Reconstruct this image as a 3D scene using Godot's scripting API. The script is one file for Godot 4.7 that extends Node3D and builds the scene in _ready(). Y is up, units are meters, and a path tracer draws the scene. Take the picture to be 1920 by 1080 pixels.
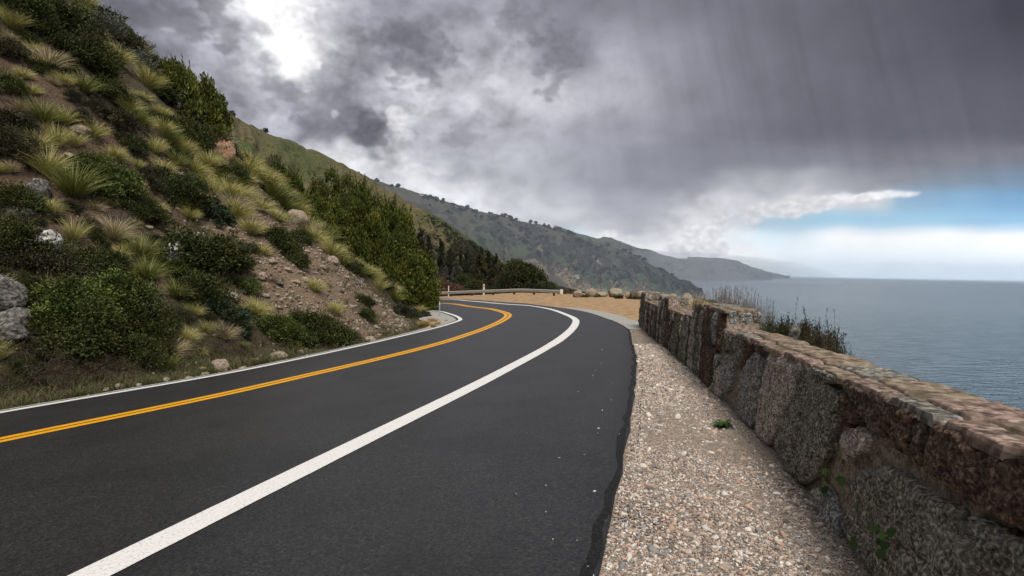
extends Node3D
# Coastal highway bend below a steep scrubby bank, with a stone guard wall above the sea.
# World axes: x to the right of the road, y up, -z along the road ("d" below is the distance along -z).

const F := 1066.0
const EYE := Vector3(0, 1.6, 0)
const SEA := -50.0

var rng := RandomNumberGenerator.new()
var nz := FastNoiseLite.new()
var nr := FastNoiseLite.new()
var cb: Basis
var M := {}
var used := {}
var toe: PackedVector2Array
var shelf: PackedVector2Array
var hx0 := -64.0
var hd0 := -14.0
var hstep := 0.36
var hnx := 178
var hnd := 270
var hgrid: PackedFloat32Array
var hdist: PackedFloat32Array
var wall_line: PackedVector2Array
var wall_len: PackedFloat32Array

# ---------------------------------------------------------------- shapes

class Shape:
	var v := PackedVector3Array()
	var n := PackedVector3Array()
	var c := PackedColorArray()
	var i := PackedInt32Array()
	func vert(p: Vector3, nor: Vector3, col: Color) -> int:
		v.append(p); n.append(nor); c.append(col)
		return v.size() - 1
	func leaf(base: Vector3, along: Vector3, across: Vector3, col: Color) -> void:
		var nor := along.cross(across).normalized()
		var k := v.size()
		v.append(base); v.append(base + along * 0.5 + across); v.append(base + along); v.append(base + along * 0.5 - across)
		for q in 4:
			n.append(nor); c.append(col)
		i.append_array([k, k + 1, k + 2, k, k + 2, k + 3])
	func tube(pts: Array, r0: float, r1: float, sides: int, col: Color) -> void:
		var first := v.size()
		for k in pts.size():
			var dir: Vector3 = (pts[mini(k + 1, pts.size() - 1)] - pts[maxi(k - 1, 0)]).normalized()
			var a := dir.cross(Vector3(0.31, 0.17, 0.93)).normalized()
			if a.length() < 0.5:
				a = dir.cross(Vector3.RIGHT).normalized()
			var b := dir.cross(a)
			var r := lerpf(r0, r1, float(k) / maxf(1.0, pts.size() - 1))
			for s in sides:
				var t := TAU * s / sides
				var o := a * cos(t) + b * sin(t)
				v.append(pts[k] + o * r); n.append(o); c.append(col)
		for k in pts.size() - 1:
			for s in sides:
				var p := first + k * sides + s
				var q := first + k * sides + (s + 1) % sides
				i.append_array([p, p + sides, q, q, p + sides, q + sides])
	func mesh() -> ArrayMesh:
		var a := []
		a.resize(Mesh.ARRAY_MAX)
		a[Mesh.ARRAY_VERTEX] = v
		a[Mesh.ARRAY_NORMAL] = n
		a[Mesh.ARRAY_COLOR] = c
		a[Mesh.ARRAY_INDEX] = i
		var m := ArrayMesh.new()
		m.add_surface_from_arrays(Mesh.PRIMITIVE_TRIANGLES, a)
		return m
	func faceted(soft: float) -> ArrayMesh:
		# chipped surface: each face mostly keeps its own direction
		smooth()
		var f := Shape.new()
		for k in range(0, i.size(), 3):
			var x := (v[i[k + 2]] - v[i[k]]).cross(v[i[k + 1]] - v[i[k]]).normalized()
			for q in 3:
				f.vert(v[i[k + q]], (x * (1.0 - soft) + n[i[k + q]] * soft).normalized(), Color.WHITE)
				f.i.append(f.v.size() - 1)
		return f.mesh()
	func smooth() -> ArrayMesh:
		n.resize(v.size()); n.fill(Vector3.ZERO)
		for k in range(0, i.size(), 3):
			var a := v[i[k]]; var b := v[i[k + 1]]; var d := v[i[k + 2]]
			var x := (d - a).cross(b - a)
			n[i[k]] += x; n[i[k + 1]] += x; n[i[k + 2]] += x
		for k in n.size():
			n[k] = n[k].normalized() if n[k].length_squared() > 1e-20 else Vector3.UP
		return mesh()

func grid_mesh(rows: int, cols: int, at: Callable, tint = null) -> ArrayMesh:
	# at(r, c) gives a point; rows run so that the upper side faces up when columns go right and rows go forward
	var s := Shape.new()
	for r in rows:
		for c in cols:
			var p: Vector3 = at.call(r, c)
			s.v.append(p)
			s.c.append(tint.call(p, r, c) if tint != null else Color.WHITE)
	for r in rows - 1:
		for c in cols - 1:
			var k := r * cols + c
			s.i.append_array([k, k + cols, k + 1, k + 1, k + cols, k + cols + 1])
	return s.smooth()

# ---------------------------------------------------------------- nodes

func numbered(called: String) -> String:
	used[called] = used.get(called, -1) + 1
	return called if used[called] == 0 else "%s_%03d" % [called, used[called]]

func tag(o: Node, label := "", category := "", group := "", kind := "") -> void:
	if label: o.set_meta("label", label)
	if category: o.set_meta("category", category)
	if group: o.set_meta("group", group)
	if kind: o.set_meta("kind", kind)

func part(called: String, m: Mesh, mat: Material, parent: Node) -> MeshInstance3D:
	var o := MeshInstance3D.new()
	o.name = called
	o.mesh = m
	o.material_override = mat
	parent.add_child(o, true)
	return o

func single(called: String, m: Mesh, mat: Material) -> MeshInstance3D:
	return part(numbered(called), m, mat, self)

func base(called: String, at := Vector3.ZERO) -> Node3D:
	var o := Node3D.new()
	o.name = numbered(called)
	add_child(o)
	o.position = at
	return o

func ground_piece(called: String, m: Mesh, mat: Material, label := "") -> MeshInstance3D:
	var o := single(called, m, mat)
	tag(o, label, "", "", "structure")
	return o

# ---------------------------------------------------------------- pixels to directions, the road's surface

func ray(px: float, py: float) -> Vector3:
	return cb * Vector3(px - 960.0, 540.0 - py, -F)

func at_depth(px: float, py: float, d: float) -> Vector3:
	var r := ray(px, py)
	return EYE + r * (d / -r.z)

func G(x: float, d: float) -> float:
	var y := 0.07 * clampf(x - 1.0, -11.0, 0.0)
	if d > 0.0:
		y -= 0.8 * (1.0 - exp(-d / 40.0))
	return y

func gp(px: float, py: float) -> Vector3:
	var r := ray(px, py)
	var t := 10.0 / F
	for k in 60:
		var p := EYE + r * t
		t = 0.5 * t + 0.5 * (G(p.x, -p.z) - EYE.y) / r.y
	return EYE + r * t

func flat(list: Array) -> PackedVector2Array:
	var out := PackedVector2Array()
	for q in list:
		var p := gp(q[0], q[1])
		out.append(Vector2(p.x, -p.z))
	return out

func spline(p: PackedVector2Array, per: int) -> PackedVector2Array:
	var out := PackedVector2Array()
	for k in p.size() - 1:
		var a := p[maxi(k - 1, 0)]; var b := p[k]; var c := p[k + 1]; var e := p[mini(k + 2, p.size() - 1)]
		for s in per:
			var t := float(s) / per
			var ma := (c - a) / maxf((b - a).length() + (c - b).length(), 1e-4) * (c - b).length()
			var mb := (e - b) / maxf((c - b).length() + (e - c).length(), 1e-4) * (c - b).length()
			out.append(b * (2 * t * t * t - 3 * t * t + 1) + ma * (t * t * t - 2 * t * t + t) + c * (-2 * t * t * t + 3 * t * t) + mb * (t * t * t - t * t))
	out.append(p[p.size() - 1])
	return out

func resample(p: PackedVector2Array, n: int) -> PackedVector2Array:
	var total := 0.0
	for k in p.size() - 1:
		total += p[k].distance_to(p[k + 1])
	var out := PackedVector2Array()
	var k := 0
	var run := 0.0
	for s in n:
		var want := total * s / (n - 1)
		while k < p.size() - 2 and run + p[k].distance_to(p[k + 1]) < want:
			run += p[k].distance_to(p[k + 1]); k += 1
		out.append(p[k].lerp(p[k + 1], clampf((want - run) / maxf(p[k].distance_to(p[k + 1]), 1e-6), 0, 1)))
	return out

func shifted(p: PackedVector2Array, by: Callable) -> PackedVector2Array:
	# to the left of the direction of travel by by(k)
	var out := PackedVector2Array()
	for k in p.size():
		var d := (p[mini(k + 1, p.size() - 1)] - p[maxi(k - 1, 0)]).normalized()
		out.append(p[k] + Vector2(-d.y, d.x) * float(by.call(k)))
	return out

func on_road(q: Vector2, up: float) -> Vector3:
	return Vector3(q.x, G(q.x, q.y) + up, -q.y)

func strip(a: PackedVector2Array, b: PackedVector2Array, across: int, up: float, rough := 0.0) -> ArrayMesh:
	# a is the left edge, b the right edge, seen along the road
	return grid_mesh(a.size(), across + 1, func(r, c):
		var q: Vector2 = a[r].lerp(b[r], float(c) / across)
		var p := on_road(q, up)
		if rough > 0.0:
			p.y += rough * nz.get_noise_2d(q.x * 14.0, q.y * 14.0)
		return p)

func painted_line(p: PackedVector2Array, off: float, wide: float, up: float) -> ArrayMesh:
	var l := shifted(p, func(k): return off + wide * 0.5 + 0.006 * nz.get_noise_2d(k * 31.0, 7.0 + off * 90.0))
	var r := shifted(p, func(k): return off - wide * 0.5 + 0.006 * nz.get_noise_2d(k * 31.0, 97.0 + off * 90.0))
	return strip(l, r, 2, up)

# ---------------------------------------------------------------- textures and materials

func ntx(freq: float, octaves: int, cols: Array, offs: Array, seed_: int, type := FastNoiseLite.TYPE_SIMPLEX_SMOOTH, size := 512) -> NoiseTexture2D:
	var f := FastNoiseLite.new()
	f.noise_type = type
	f.seed = seed_
	f.frequency = freq
	f.fractal_octaves = octaves
	f.fractal_gain = 0.58
	if type == FastNoiseLite.TYPE_CELLULAR:
		f.cellular_return_type = FastNoiseLite.RETURN_CELL_VALUE
		f.cellular_distance_function = FastNoiseLite.DISTANCE_EUCLIDEAN
		f.fractal_type = FastNoiseLite.FRACTAL_NONE
	var t := NoiseTexture2D.new()
	t.width = size; t.height = size
	t.seamless = true
	t.seamless_blend_skirt = 0.15
	t.noise = f
	if cols.size():
		var g := Gradient.new()
		var cc := PackedColorArray()
		for q in cols:
			cc.append(Color(q[0], q[1], q[2]).linear_to_srgb())
		var oo := PackedFloat32Array()
		for q in offs: oo.append(0.5 + (q - 0.5) * 0.62)
		g.offsets = oo
		g.colors = cc
		t.color_ramp = g
	return t

func mat(called: String, color: Color, rough: float, tex: Texture2D = null, scale := 1.0, height: Texture2D = null, hs := 1.0, detail: Texture2D = null, ds := 1.0) -> StandardMaterial3D:
	var m := StandardMaterial3D.new()
	m.resource_name = called
	m.albedo_color = color.linear_to_srgb()
	m.roughness = rough
	m.metallic_specular = 0.35
	if tex: m.albedo_texture = tex
	if tex or height:
		m.uv1_triplanar = true
		m.uv1_world_triplanar = true
		m.uv1_scale = Vector3.ONE * scale
	if height:
		m.heightmap_enabled = true
		m.heightmap_texture = height
		m.heightmap_scale = hs
	if detail:
		m.detail_enabled = true
		m.detail_albedo = detail
		m.detail_blend_mode = BaseMaterial3D.BLEND_MODE_MUL
		m.detail_uv_layer = BaseMaterial3D.DETAIL_UV_2
		m.uv2_triplanar = true
		m.uv2_world_triplanar = true
		m.uv2_scale = Vector3.ONE * ds
	return m

func tinted(m: StandardMaterial3D) -> StandardMaterial3D:
	m.vertex_color_use_as_albedo = true
	return m

func make_materials() -> void:
	var grain := ntx(0.045, 5, [], [], 3)
	var coarse := ntx(0.012, 5, [[.72, .72, .72], [1, 1, 1], [1.0, 1.0, 1.0]], [0.1, 0.6, 1.0], 5)
	var speck := ntx(0.11, 3, [[.003, .003, .0035], [.011, .011, .012], [.02, .02, .0205], [.034, .034, .034], [.16, .157, .15]], [-0.1, 0.35, 0.6, 0.95, 1.25], 7, FastNoiseLite.TYPE_VALUE, 1024)
	var speck_h := ntx(0.11, 3, [], [], 8, FastNoiseLite.TYPE_VALUE, 1024)
	var worn := ntx(0.007, 6, [[.62, .62, .62], [.85, .85, .85], [1, 1, 1], [1.0, .99, .97]], [0.1, 0.4, 0.65, 0.95], 11, FastNoiseLite.TYPE_SIMPLEX_SMOOTH, 1024)
	M.asphalt = mat("asphalt", Color(1, 1, 1), 0.5, speck, 0.6, speck_h, 0.35, worn, 0.09)
	M.asphalt.metallic_specular = 0.55
	M.fresh_asphalt = mat("fresh_asphalt", Color(.55, .55, .55), 0.6, speck, 0.6, speck_h, 0.6)
	M.white = mat("white_paint", Color(1, 1, 1), 0.55, ntx(0.06, 5, [[.5, .5, .5], [.76, .76, .75], [.8, .8, .79]], [0.05, 0.28, 1.0], 13), 1.1, grain, 0.12)
	M.yellow = mat("yellow_paint", Color(1, 1, 1), 0.55, ntx(0.06, 5, [[.5, .24, .01], [.78, .37, .012], [.8, .39, .015]], [0.05, 0.28, 1.0], 14), 1.1, grain, 0.12)
	M.gravel = mat("gravel", Color(1.5, 1.46, 1.44), 0.9, ntx(0.16, 2, [[.05, .045, .04], [.17, .14, .115], [.27, .22, .18], [.42, .37, .32]], [0.0, 0.35, 0.65, 1.0], 17, FastNoiseLite.TYPE_CELLULAR, 1024), 1.1, ntx(0.16, 2, [], [], 17, FastNoiseLite.TYPE_CELLULAR, 1024), 0.8, ntx(0.03, 4, [[.85, .85, .85], [1, 1, 1]], [0.2, 0.7], 18), 0.35)
	M.dirt = mat("dirt", Color(1, 1, 1), 0.95, ntx(0.02, 6, [[.26, .17, .09], [.40, .26, .135], [.44, .30, .17], [.40, .31, .21]], [0.1, 0.4, 0.65, 0.95], 19), 0.11, grain, 2.0, ntx(0.15, 3, [[.6, .6, .6], [.95, .95, .95], [1, 1, 1]], [0.1, 0.4, 1.0], 21), 0.9)
	M.dust = mat("pale_dust", Color(1, 1, 1), 0.92, ntx(0.05, 5, [[.25, .23, .2], [.42, .42, .4], [.5, .51, .49]], [0.1, 0.45, 0.9], 23), 0.5, grain, 0.8, ntx(0.2, 2, [[.7, .7, .7], [1, 1, 1]], [0.2, 0.7], 24), 1.0)
	M.ground = tinted(mat("earth", Color(1, 1, 1), 0.95, ntx(0.05, 5, [[.45, .42, .4], [.85, .85, .85], [1, 1, 1]], [0.1, 0.5, 0.9], 25), 0.5, grain, 4.0))
	M.soil = tinted(mat("soil", Color(1, 1, 1), 0.95, ntx(0.03, 6, [[.3, .27, .24], [.66, .63, .6], [.95, .93, .9], [1.0, 1.0, 1.0]], [0.05, 0.38, 0.62, 0.95], 27, FastNoiseLite.TYPE_SIMPLEX_SMOOTH, 1024), 0.36, ntx(0.028, 6, [], [], 28, FastNoiseLite.TYPE_SIMPLEX_SMOOTH, 1024), 9.0, ntx(0.12, 4, [[.5, .48, .46], [.95, .95, .95], [1, 1, 1]], [0.2, 0.55, 0.9], 29), 1.1))
	# stones of the guard wall
	var lich := ntx(0.02, 6, [[.38, .37, .35], [.7, .7, .7], [1, 1, 1]], [0.2, 0.45, 0.62], 31)
	var rough_h := ntx(0.012, 5, [], [], 33, FastNoiseLite.TYPE_SIMPLEX_SMOOTH, 1024)
	M.stone = [
		mat("dark_brown_stone", Color(1.15, 1.15, 1.15), 0.9, ntx(0.042, 6, [[.03, .022, .017], [.07, .052, .04], [.12, .092, .072], [.26, .215, .17]], [0.15, 0.42, 0.58, 0.8], 41, FastNoiseLite.TYPE_SIMPLEX_SMOOTH, 1024), 0.8, rough_h, 0.6, lich, 0.8),
		mat("grey_green_stone", Color(1.4, 1.4, 1.4), 0.9, ntx(0.042, 6, [[.035, .036, .031], [.085, .085, .073], [.15, .147, .125], [.36, .34, .285]], [0.15, 0.42, 0.58, 0.8], 42, FastNoiseLite.TYPE_SIMPLEX_SMOOTH, 1024), 0.8, rough_h, 0.6, lich, 0.8),
		mat("speckled_grey_stone", Color(1.55, 1.55, 1.55), 0.88, ntx(0.042, 6, [[.05, .053, .056], [.13, .134, .138], [.2, .202, .204], [.45, .44, .42]], [0.15, 0.42, 0.58, 0.8], 43, FastNoiseLite.TYPE_SIMPLEX_SMOOTH, 1024), 0.8, rough_h, 0.6, lich, 0.8),
		mat("pale_streaked_stone", Color(1.75, 1.75, 1.75), 0.9, ntx(0.042, 6, [[.08, .068, .06], [.2, .172, .152], [.31, .275, .25], [.5, .46, .42]], [0.15, 0.42, 0.58, 0.8], 44, FastNoiseLite.TYPE_SIMPLEX_SMOOTH, 1024), 0.8, rough_h, 0.6, lich, 0.8),
		mat("rust_brown_stone", Color(1.15, 1.15, 1.15), 0.9, ntx(0.042, 6, [[.035, .02, .015], [.08, .047, .034], [.125, .078, .056], [.26, .19, .145]], [0.15, 0.42, 0.58, 0.8], 45, FastNoiseLite.TYPE_SIMPLEX_SMOOTH, 1024), 0.8, rough_h, 0.6, lich, 0.8),
	]
	M.mortar = mat("mortar", Color(1, 1, 1), 0.95, ntx(0.09, 5, [[.14, .115, .09], [.26, .215, .17], [.36, .3, .235]], [0.15, 0.5, 0.9], 51), 0.9, grain, 1.0, lich, 1.1)
	var cop_h := ntx(0.02, 6, [], [], 52, FastNoiseLite.TYPE_SIMPLEX_SMOOTH, 1024)
	M.coping = [
		mat("ochre_coping", Color(1, 1, 1), 0.92, ntx(0.02, 6, [[.16, .13, .1], [.24, .188, .138], [.3, .235, .168], [.38, .31, .23]], [0.12, 0.42, 0.62, 0.92], 53, FastNoiseLite.TYPE_SIMPLEX_SMOOTH, 1024), 0.45, cop_h, 0.5, lich, 0.5),
		mat("pink_coping", Color(1, 1, 1), 0.92, ntx(0.025, 6, [[.1, .075, .065], [.25, .17, .14], [.36, .26, .22], [.44, .37, .3]], [0.15, 0.42, 0.65, 0.92], 54, FastNoiseLite.TYPE_SIMPLEX_SMOOTH, 1024), 0.5, cop_h, 0.5, lich, 0.5),
		mat("grey_coping", Color(1, 1, 1), 0.92, ntx(0.05, 6, [[.07, .07, .065], [.18, .175, .16], [.3, .28, .24], [.4, .37, .31]], [0.15, 0.45, 0.65, 0.92], 55), 0.6, cop_h, 0.5, lich, 0.5),
	]
	# rocks of the bank and the turnout
	M.rock = [
		mat("grey_rock", Color(1, 1, 1), 0.9, ntx(0.03, 6, [[.03, .03, .028], [.09, .088, .082], [.17, .165, .15], [.3, .285, .26]], [0.2, 0.45, 0.65, 0.9], 61), 0.7, rough_h, 2.5),
		mat("tan_rock", Color(1, 1, 1), 0.9, ntx(0.03, 6, [[.13, .1, .075], [.28, .22, .165], [.38, .31, .24], [.48, .41, .33]], [0.15, 0.42, 0.65, 0.9], 62), 0.8, rough_h, 2.5),
		mat("white_streaked_rock", Color(1, 1, 1), 0.88, ntx(0.02, 6, [[.07, .068, .065], [.13, .13, .125], [.5, .49, .47], [.68, .67, .65]], [0.25, 0.45, 0.6, 0.85], 63), 0.5, rough_h, 2.5),
		mat("orange_stained_rock", Color(1, 1, 1), 0.9, ntx(0.02, 5, [[.12, .11, .1], [.24, .215, .18], [.44, .15, .04], [.36, .3, .23]], [0.1, 0.36, 0.52, 0.85], 64), 0.45, rough_h, 2.5),
		mat("pale_lichen_rock", Color(1, 1, 1), 0.9, ntx(0.03, 6, [[.14, .13, .095], [.27, .25, .18], [.37, .34, .26], [.46, .43, .34]], [0.15, 0.42, 0.65, 0.9], 65), 0.8, rough_h, 2.5),
	]
	for k in ["leaf", "blade", "needle"]:
		var m := tinted(mat(k, Color(1, 1, 1), 0.6))
		m.backlight_enabled = true
		m.backlight = Color(0.35, 0.38, 0.2)
		m.metallic_specular = 0.3
		M[k] = m
	M.wood = tinted(mat("bark", Color(1, 1, 1), 0.9, ntx(0.08, 4, [[.55, .55, .55], [1, 1, 1]], [0.2, 0.8], 71), 1.5, grain, 2.0))
	M.farhill = tinted(mat("hillside", Color(1.1, 1.1, 1.1), 0.95, ntx(0.03, 6, [[.32, .32, .3], [.85, .85, .85], [1, 1, 1]], [0.15, 0.5, 0.85], 73), 0.02, null, 1.0, ntx(0.05, 5, [[.45, .45, .43], [1, 1, 1]], [0.25, 0.65], 75), 0.09))
	M.mountain = tinted(mat("mountainside", Color(1, 1, 1), 0.95, ntx(0.03, 6, [[.5, .5, .5], [.85, .85, .85], [1, 1, 1]], [0.15, 0.5, 0.85], 76), 0.0045))
	M.steel = mat("galvanised_steel", Color(.62, .63, .62), 0.38, ntx(0.03, 4, [[.6, .58, .54], [1, 1, 1]], [0.2, 0.7], 77), 0.6)
	M.steel.metallic = 0.6
	M.post_wood = mat("weathered_post", Color(1, 1, 1), 0.9, ntx(0.05, 4, [[.06, .045, .03], [.14, .11, .08]], [0.2, 0.8], 78), 2.0)
	M.plastic_white = mat("white_marker", Color(.75, .75, .73), 0.5)
	M.reflector = mat("orange_reflector", Color(.7, .16, .03), 0.3)
	M.grey_metal = mat("grey_marker", Color(.35, .36, .36), 0.5)
	var sea := mat("sea_water", Color(1, 1, 1), 0.2, ntx(0.012, 6, [[.02, .055, .08], [.04, .085, .118], [.075, .125, .16]], [0.15, 0.5, 0.85], 80), 0.022, ntx(0.012, 6, [], [], 81, FastNoiseLite.TYPE_SIMPLEX_SMOOTH, 1024), 70.0)
	sea.metallic_specular = 0.5
	sea.uv1_scale = Vector3(0.004, 0.01, 0.0125)
	M.sea = sea
	M.house_wall = mat("pale_wall", Color(.55, .52, .46), 0.9)
	M.house_roof = mat("grey_roof", Color(.3, .29, .28), 0.8)
	M.window = mat("dark_pane", Color(.03, .035, .04), 0.15)

# ---------------------------------------------------------------- sky

func sky_points() -> Array:
	# x, y in the photograph, then display brightness (or r, g, b) and how ragged the cloud is there
	var rows := {
		-60: [[150, 100, .5], [420, 165, .5], [560, 215, .5], [800, 130, .35], [1100, 118, .12], [1500, 96, .05], [1950, 72, .04]],
		5: [[250, 98, .3], [330, 122, .4], [430, 190, .5], [510, 240, .4], [600, 190, .5], [680, 150, .5], [760, 128, .4], [850, 138, .35], [940, 140, .3], [1000, 118, .25], [1100, 118, .15], [1200, 118, .08], [1350, 106, .06], [1500, 98, .05], [1650, 88, .05], [1800, 74, .04], [1920, 62, .04]],
		100: [[250, 108, .4], [330, 120, .4], [400, 138, .5], [470, 170, .5], [520, 215, .5], [565, 235, .45], [640, 165, .5], [740, 112, .4], [800, 122, .4], [870, 150, .4], [950, 158, .35], [1030, 120, .25], [1080, 118, .2], [1150, 145, .14], [1250, 128, .08], [1400, 110, .06], [1550, 98, .05], [1700, 84, .04], [1850, 74, .04]],
		180: [[420, 130, .5], [480, 150, .5], [560, 142, .5], [620, 138, .45], [660, 128, .45], [720, 165, .5], [770, 190, .5], [850, 165, .4], [950, 168, .35], [1050, 165, .25], [1150, 155, .14], [1300, 125, .07], [1450, 105, .06], [1600, 97, .05], [1750, 88, .05], [1900, 84, .04]],
		245: [[480, 140, .5], [560, 122, .45], [640, 104, .4], [700, 94, .35], [742, 185, .5], [775, 205, .5], [830, 160, .4], [880, 150, .35], [1000, 152, .25], [1200, 130, .1], [1400, 107, .06], [1550, 98, .06], [1700, 94, .05], [1900, 88, .04]],
		300: [[560, 165, .5], [620, 190, .5], [680, 202, .5], [760, 190, .45], [830, 178, .4], [865, 160, .35], [950, 165, .25], [1050, 150, .16], [1200, 126, .1], [1350, 116, .08], [1450, 118, .08], [1600, 120, .07], [1750, 117, .06], [1900, 115, .05]],
		340: [[720, 195, .5], [800, 206, .45], [880, 188, .35], [1000, 160, .2], [1100, 140, .12], [1200, 128, .1], [1300, 138, .14], [1400, 165, .18], [1500, 168, .14], [1600, 148, .1], [1700, 134, .08], [1760, [124, 136, 150], .05], [1850, [116, 134, 152], .04], [1920, [112, 134, 156], .04]],
		375: [[860, 200, .4], [950, 190, .3], [1050, 172, .2], [1150, 150, .14], [1220, 150, .14], [1300, 185, .25], [1400, 205, .25], [1500, 212, .25], [1600, 200, .2], [1650, 205, .12], [1695, [138, 172, 200], .04], [1800, [128, 170, 204], .03], [1920, [116, 162, 202], .03]],
		415: [[960, 200, .3], [1060, 192, .25], [1120, 178, .25], [1180, 168, .25], [1240, 166, .25], [1300, 205, .3], [1370, 195, .25], [1430, [165, 192, 208], .06], [1550, [150, 194, 218], .03], [1700, [150, 196, 222], .03], [1920, [142, 188, 220], .03]],
		447: [[1060, [180, 200, 210], .1], [1130, 225, .2], [1180, 200, .25], [1250, 200, .3], [1320, 220, .3], [1380, [205, 212, 216], .15], [1450, [208, 222, 230], .08], [1600, 236, .06], [1800, 240, .05], [1920, 242, .05]],
		482: [[1180, 215, .2], [1250, 222, .25], [1300, 230, .25], [1400, 225, .1], [1500, [222, 231, 238], .05], [1700, [224, 232, 239], .04], [1920, [228, 236, 242], .04]],
		516: [[1100, 205, .1], [1300, 210, .1], [1450, [205, 220, 232], .04], [1700, [206, 223, 236], .03], [1920, [208, 225, 240], .03]],
	}
	var out := []
	for y in rows:
		var row := []
		for q in rows[y]:
			var c: Color = Color8(q[1][0], q[1][1], q[1][2]) if q[1] is Array else Color8(q[1], q[1], mini(255, q[1] + int(10.0 * clampf((235.0 - q[1]) / 90.0, 0.0, 1.0))))
			c = c.srgb_to_linear()
			if y > 400: c = c * (1.0 + 0.38 * clampf((y - 400.0) / 60.0, 0.0, 1.0))
			elif q[0] > 850 and q[0] < 1300 and y > 60: c = c * 1.14
			row.append([float(q[0]), Color(c.r, c.g, c.b, q[2])])
		out.append([float(y), row])
	return out

func sky_row(row: Array, x: float) -> Color:
	if x <= row[0][0]: return row[0][1]
	for k in row.size() - 1:
		if x < row[k + 1][0]:
			return row[k][1].lerp(row[k + 1][1], smoothstep(row[k][0], row[k + 1][0], x))
	return row[row.size() - 1][1]

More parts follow.
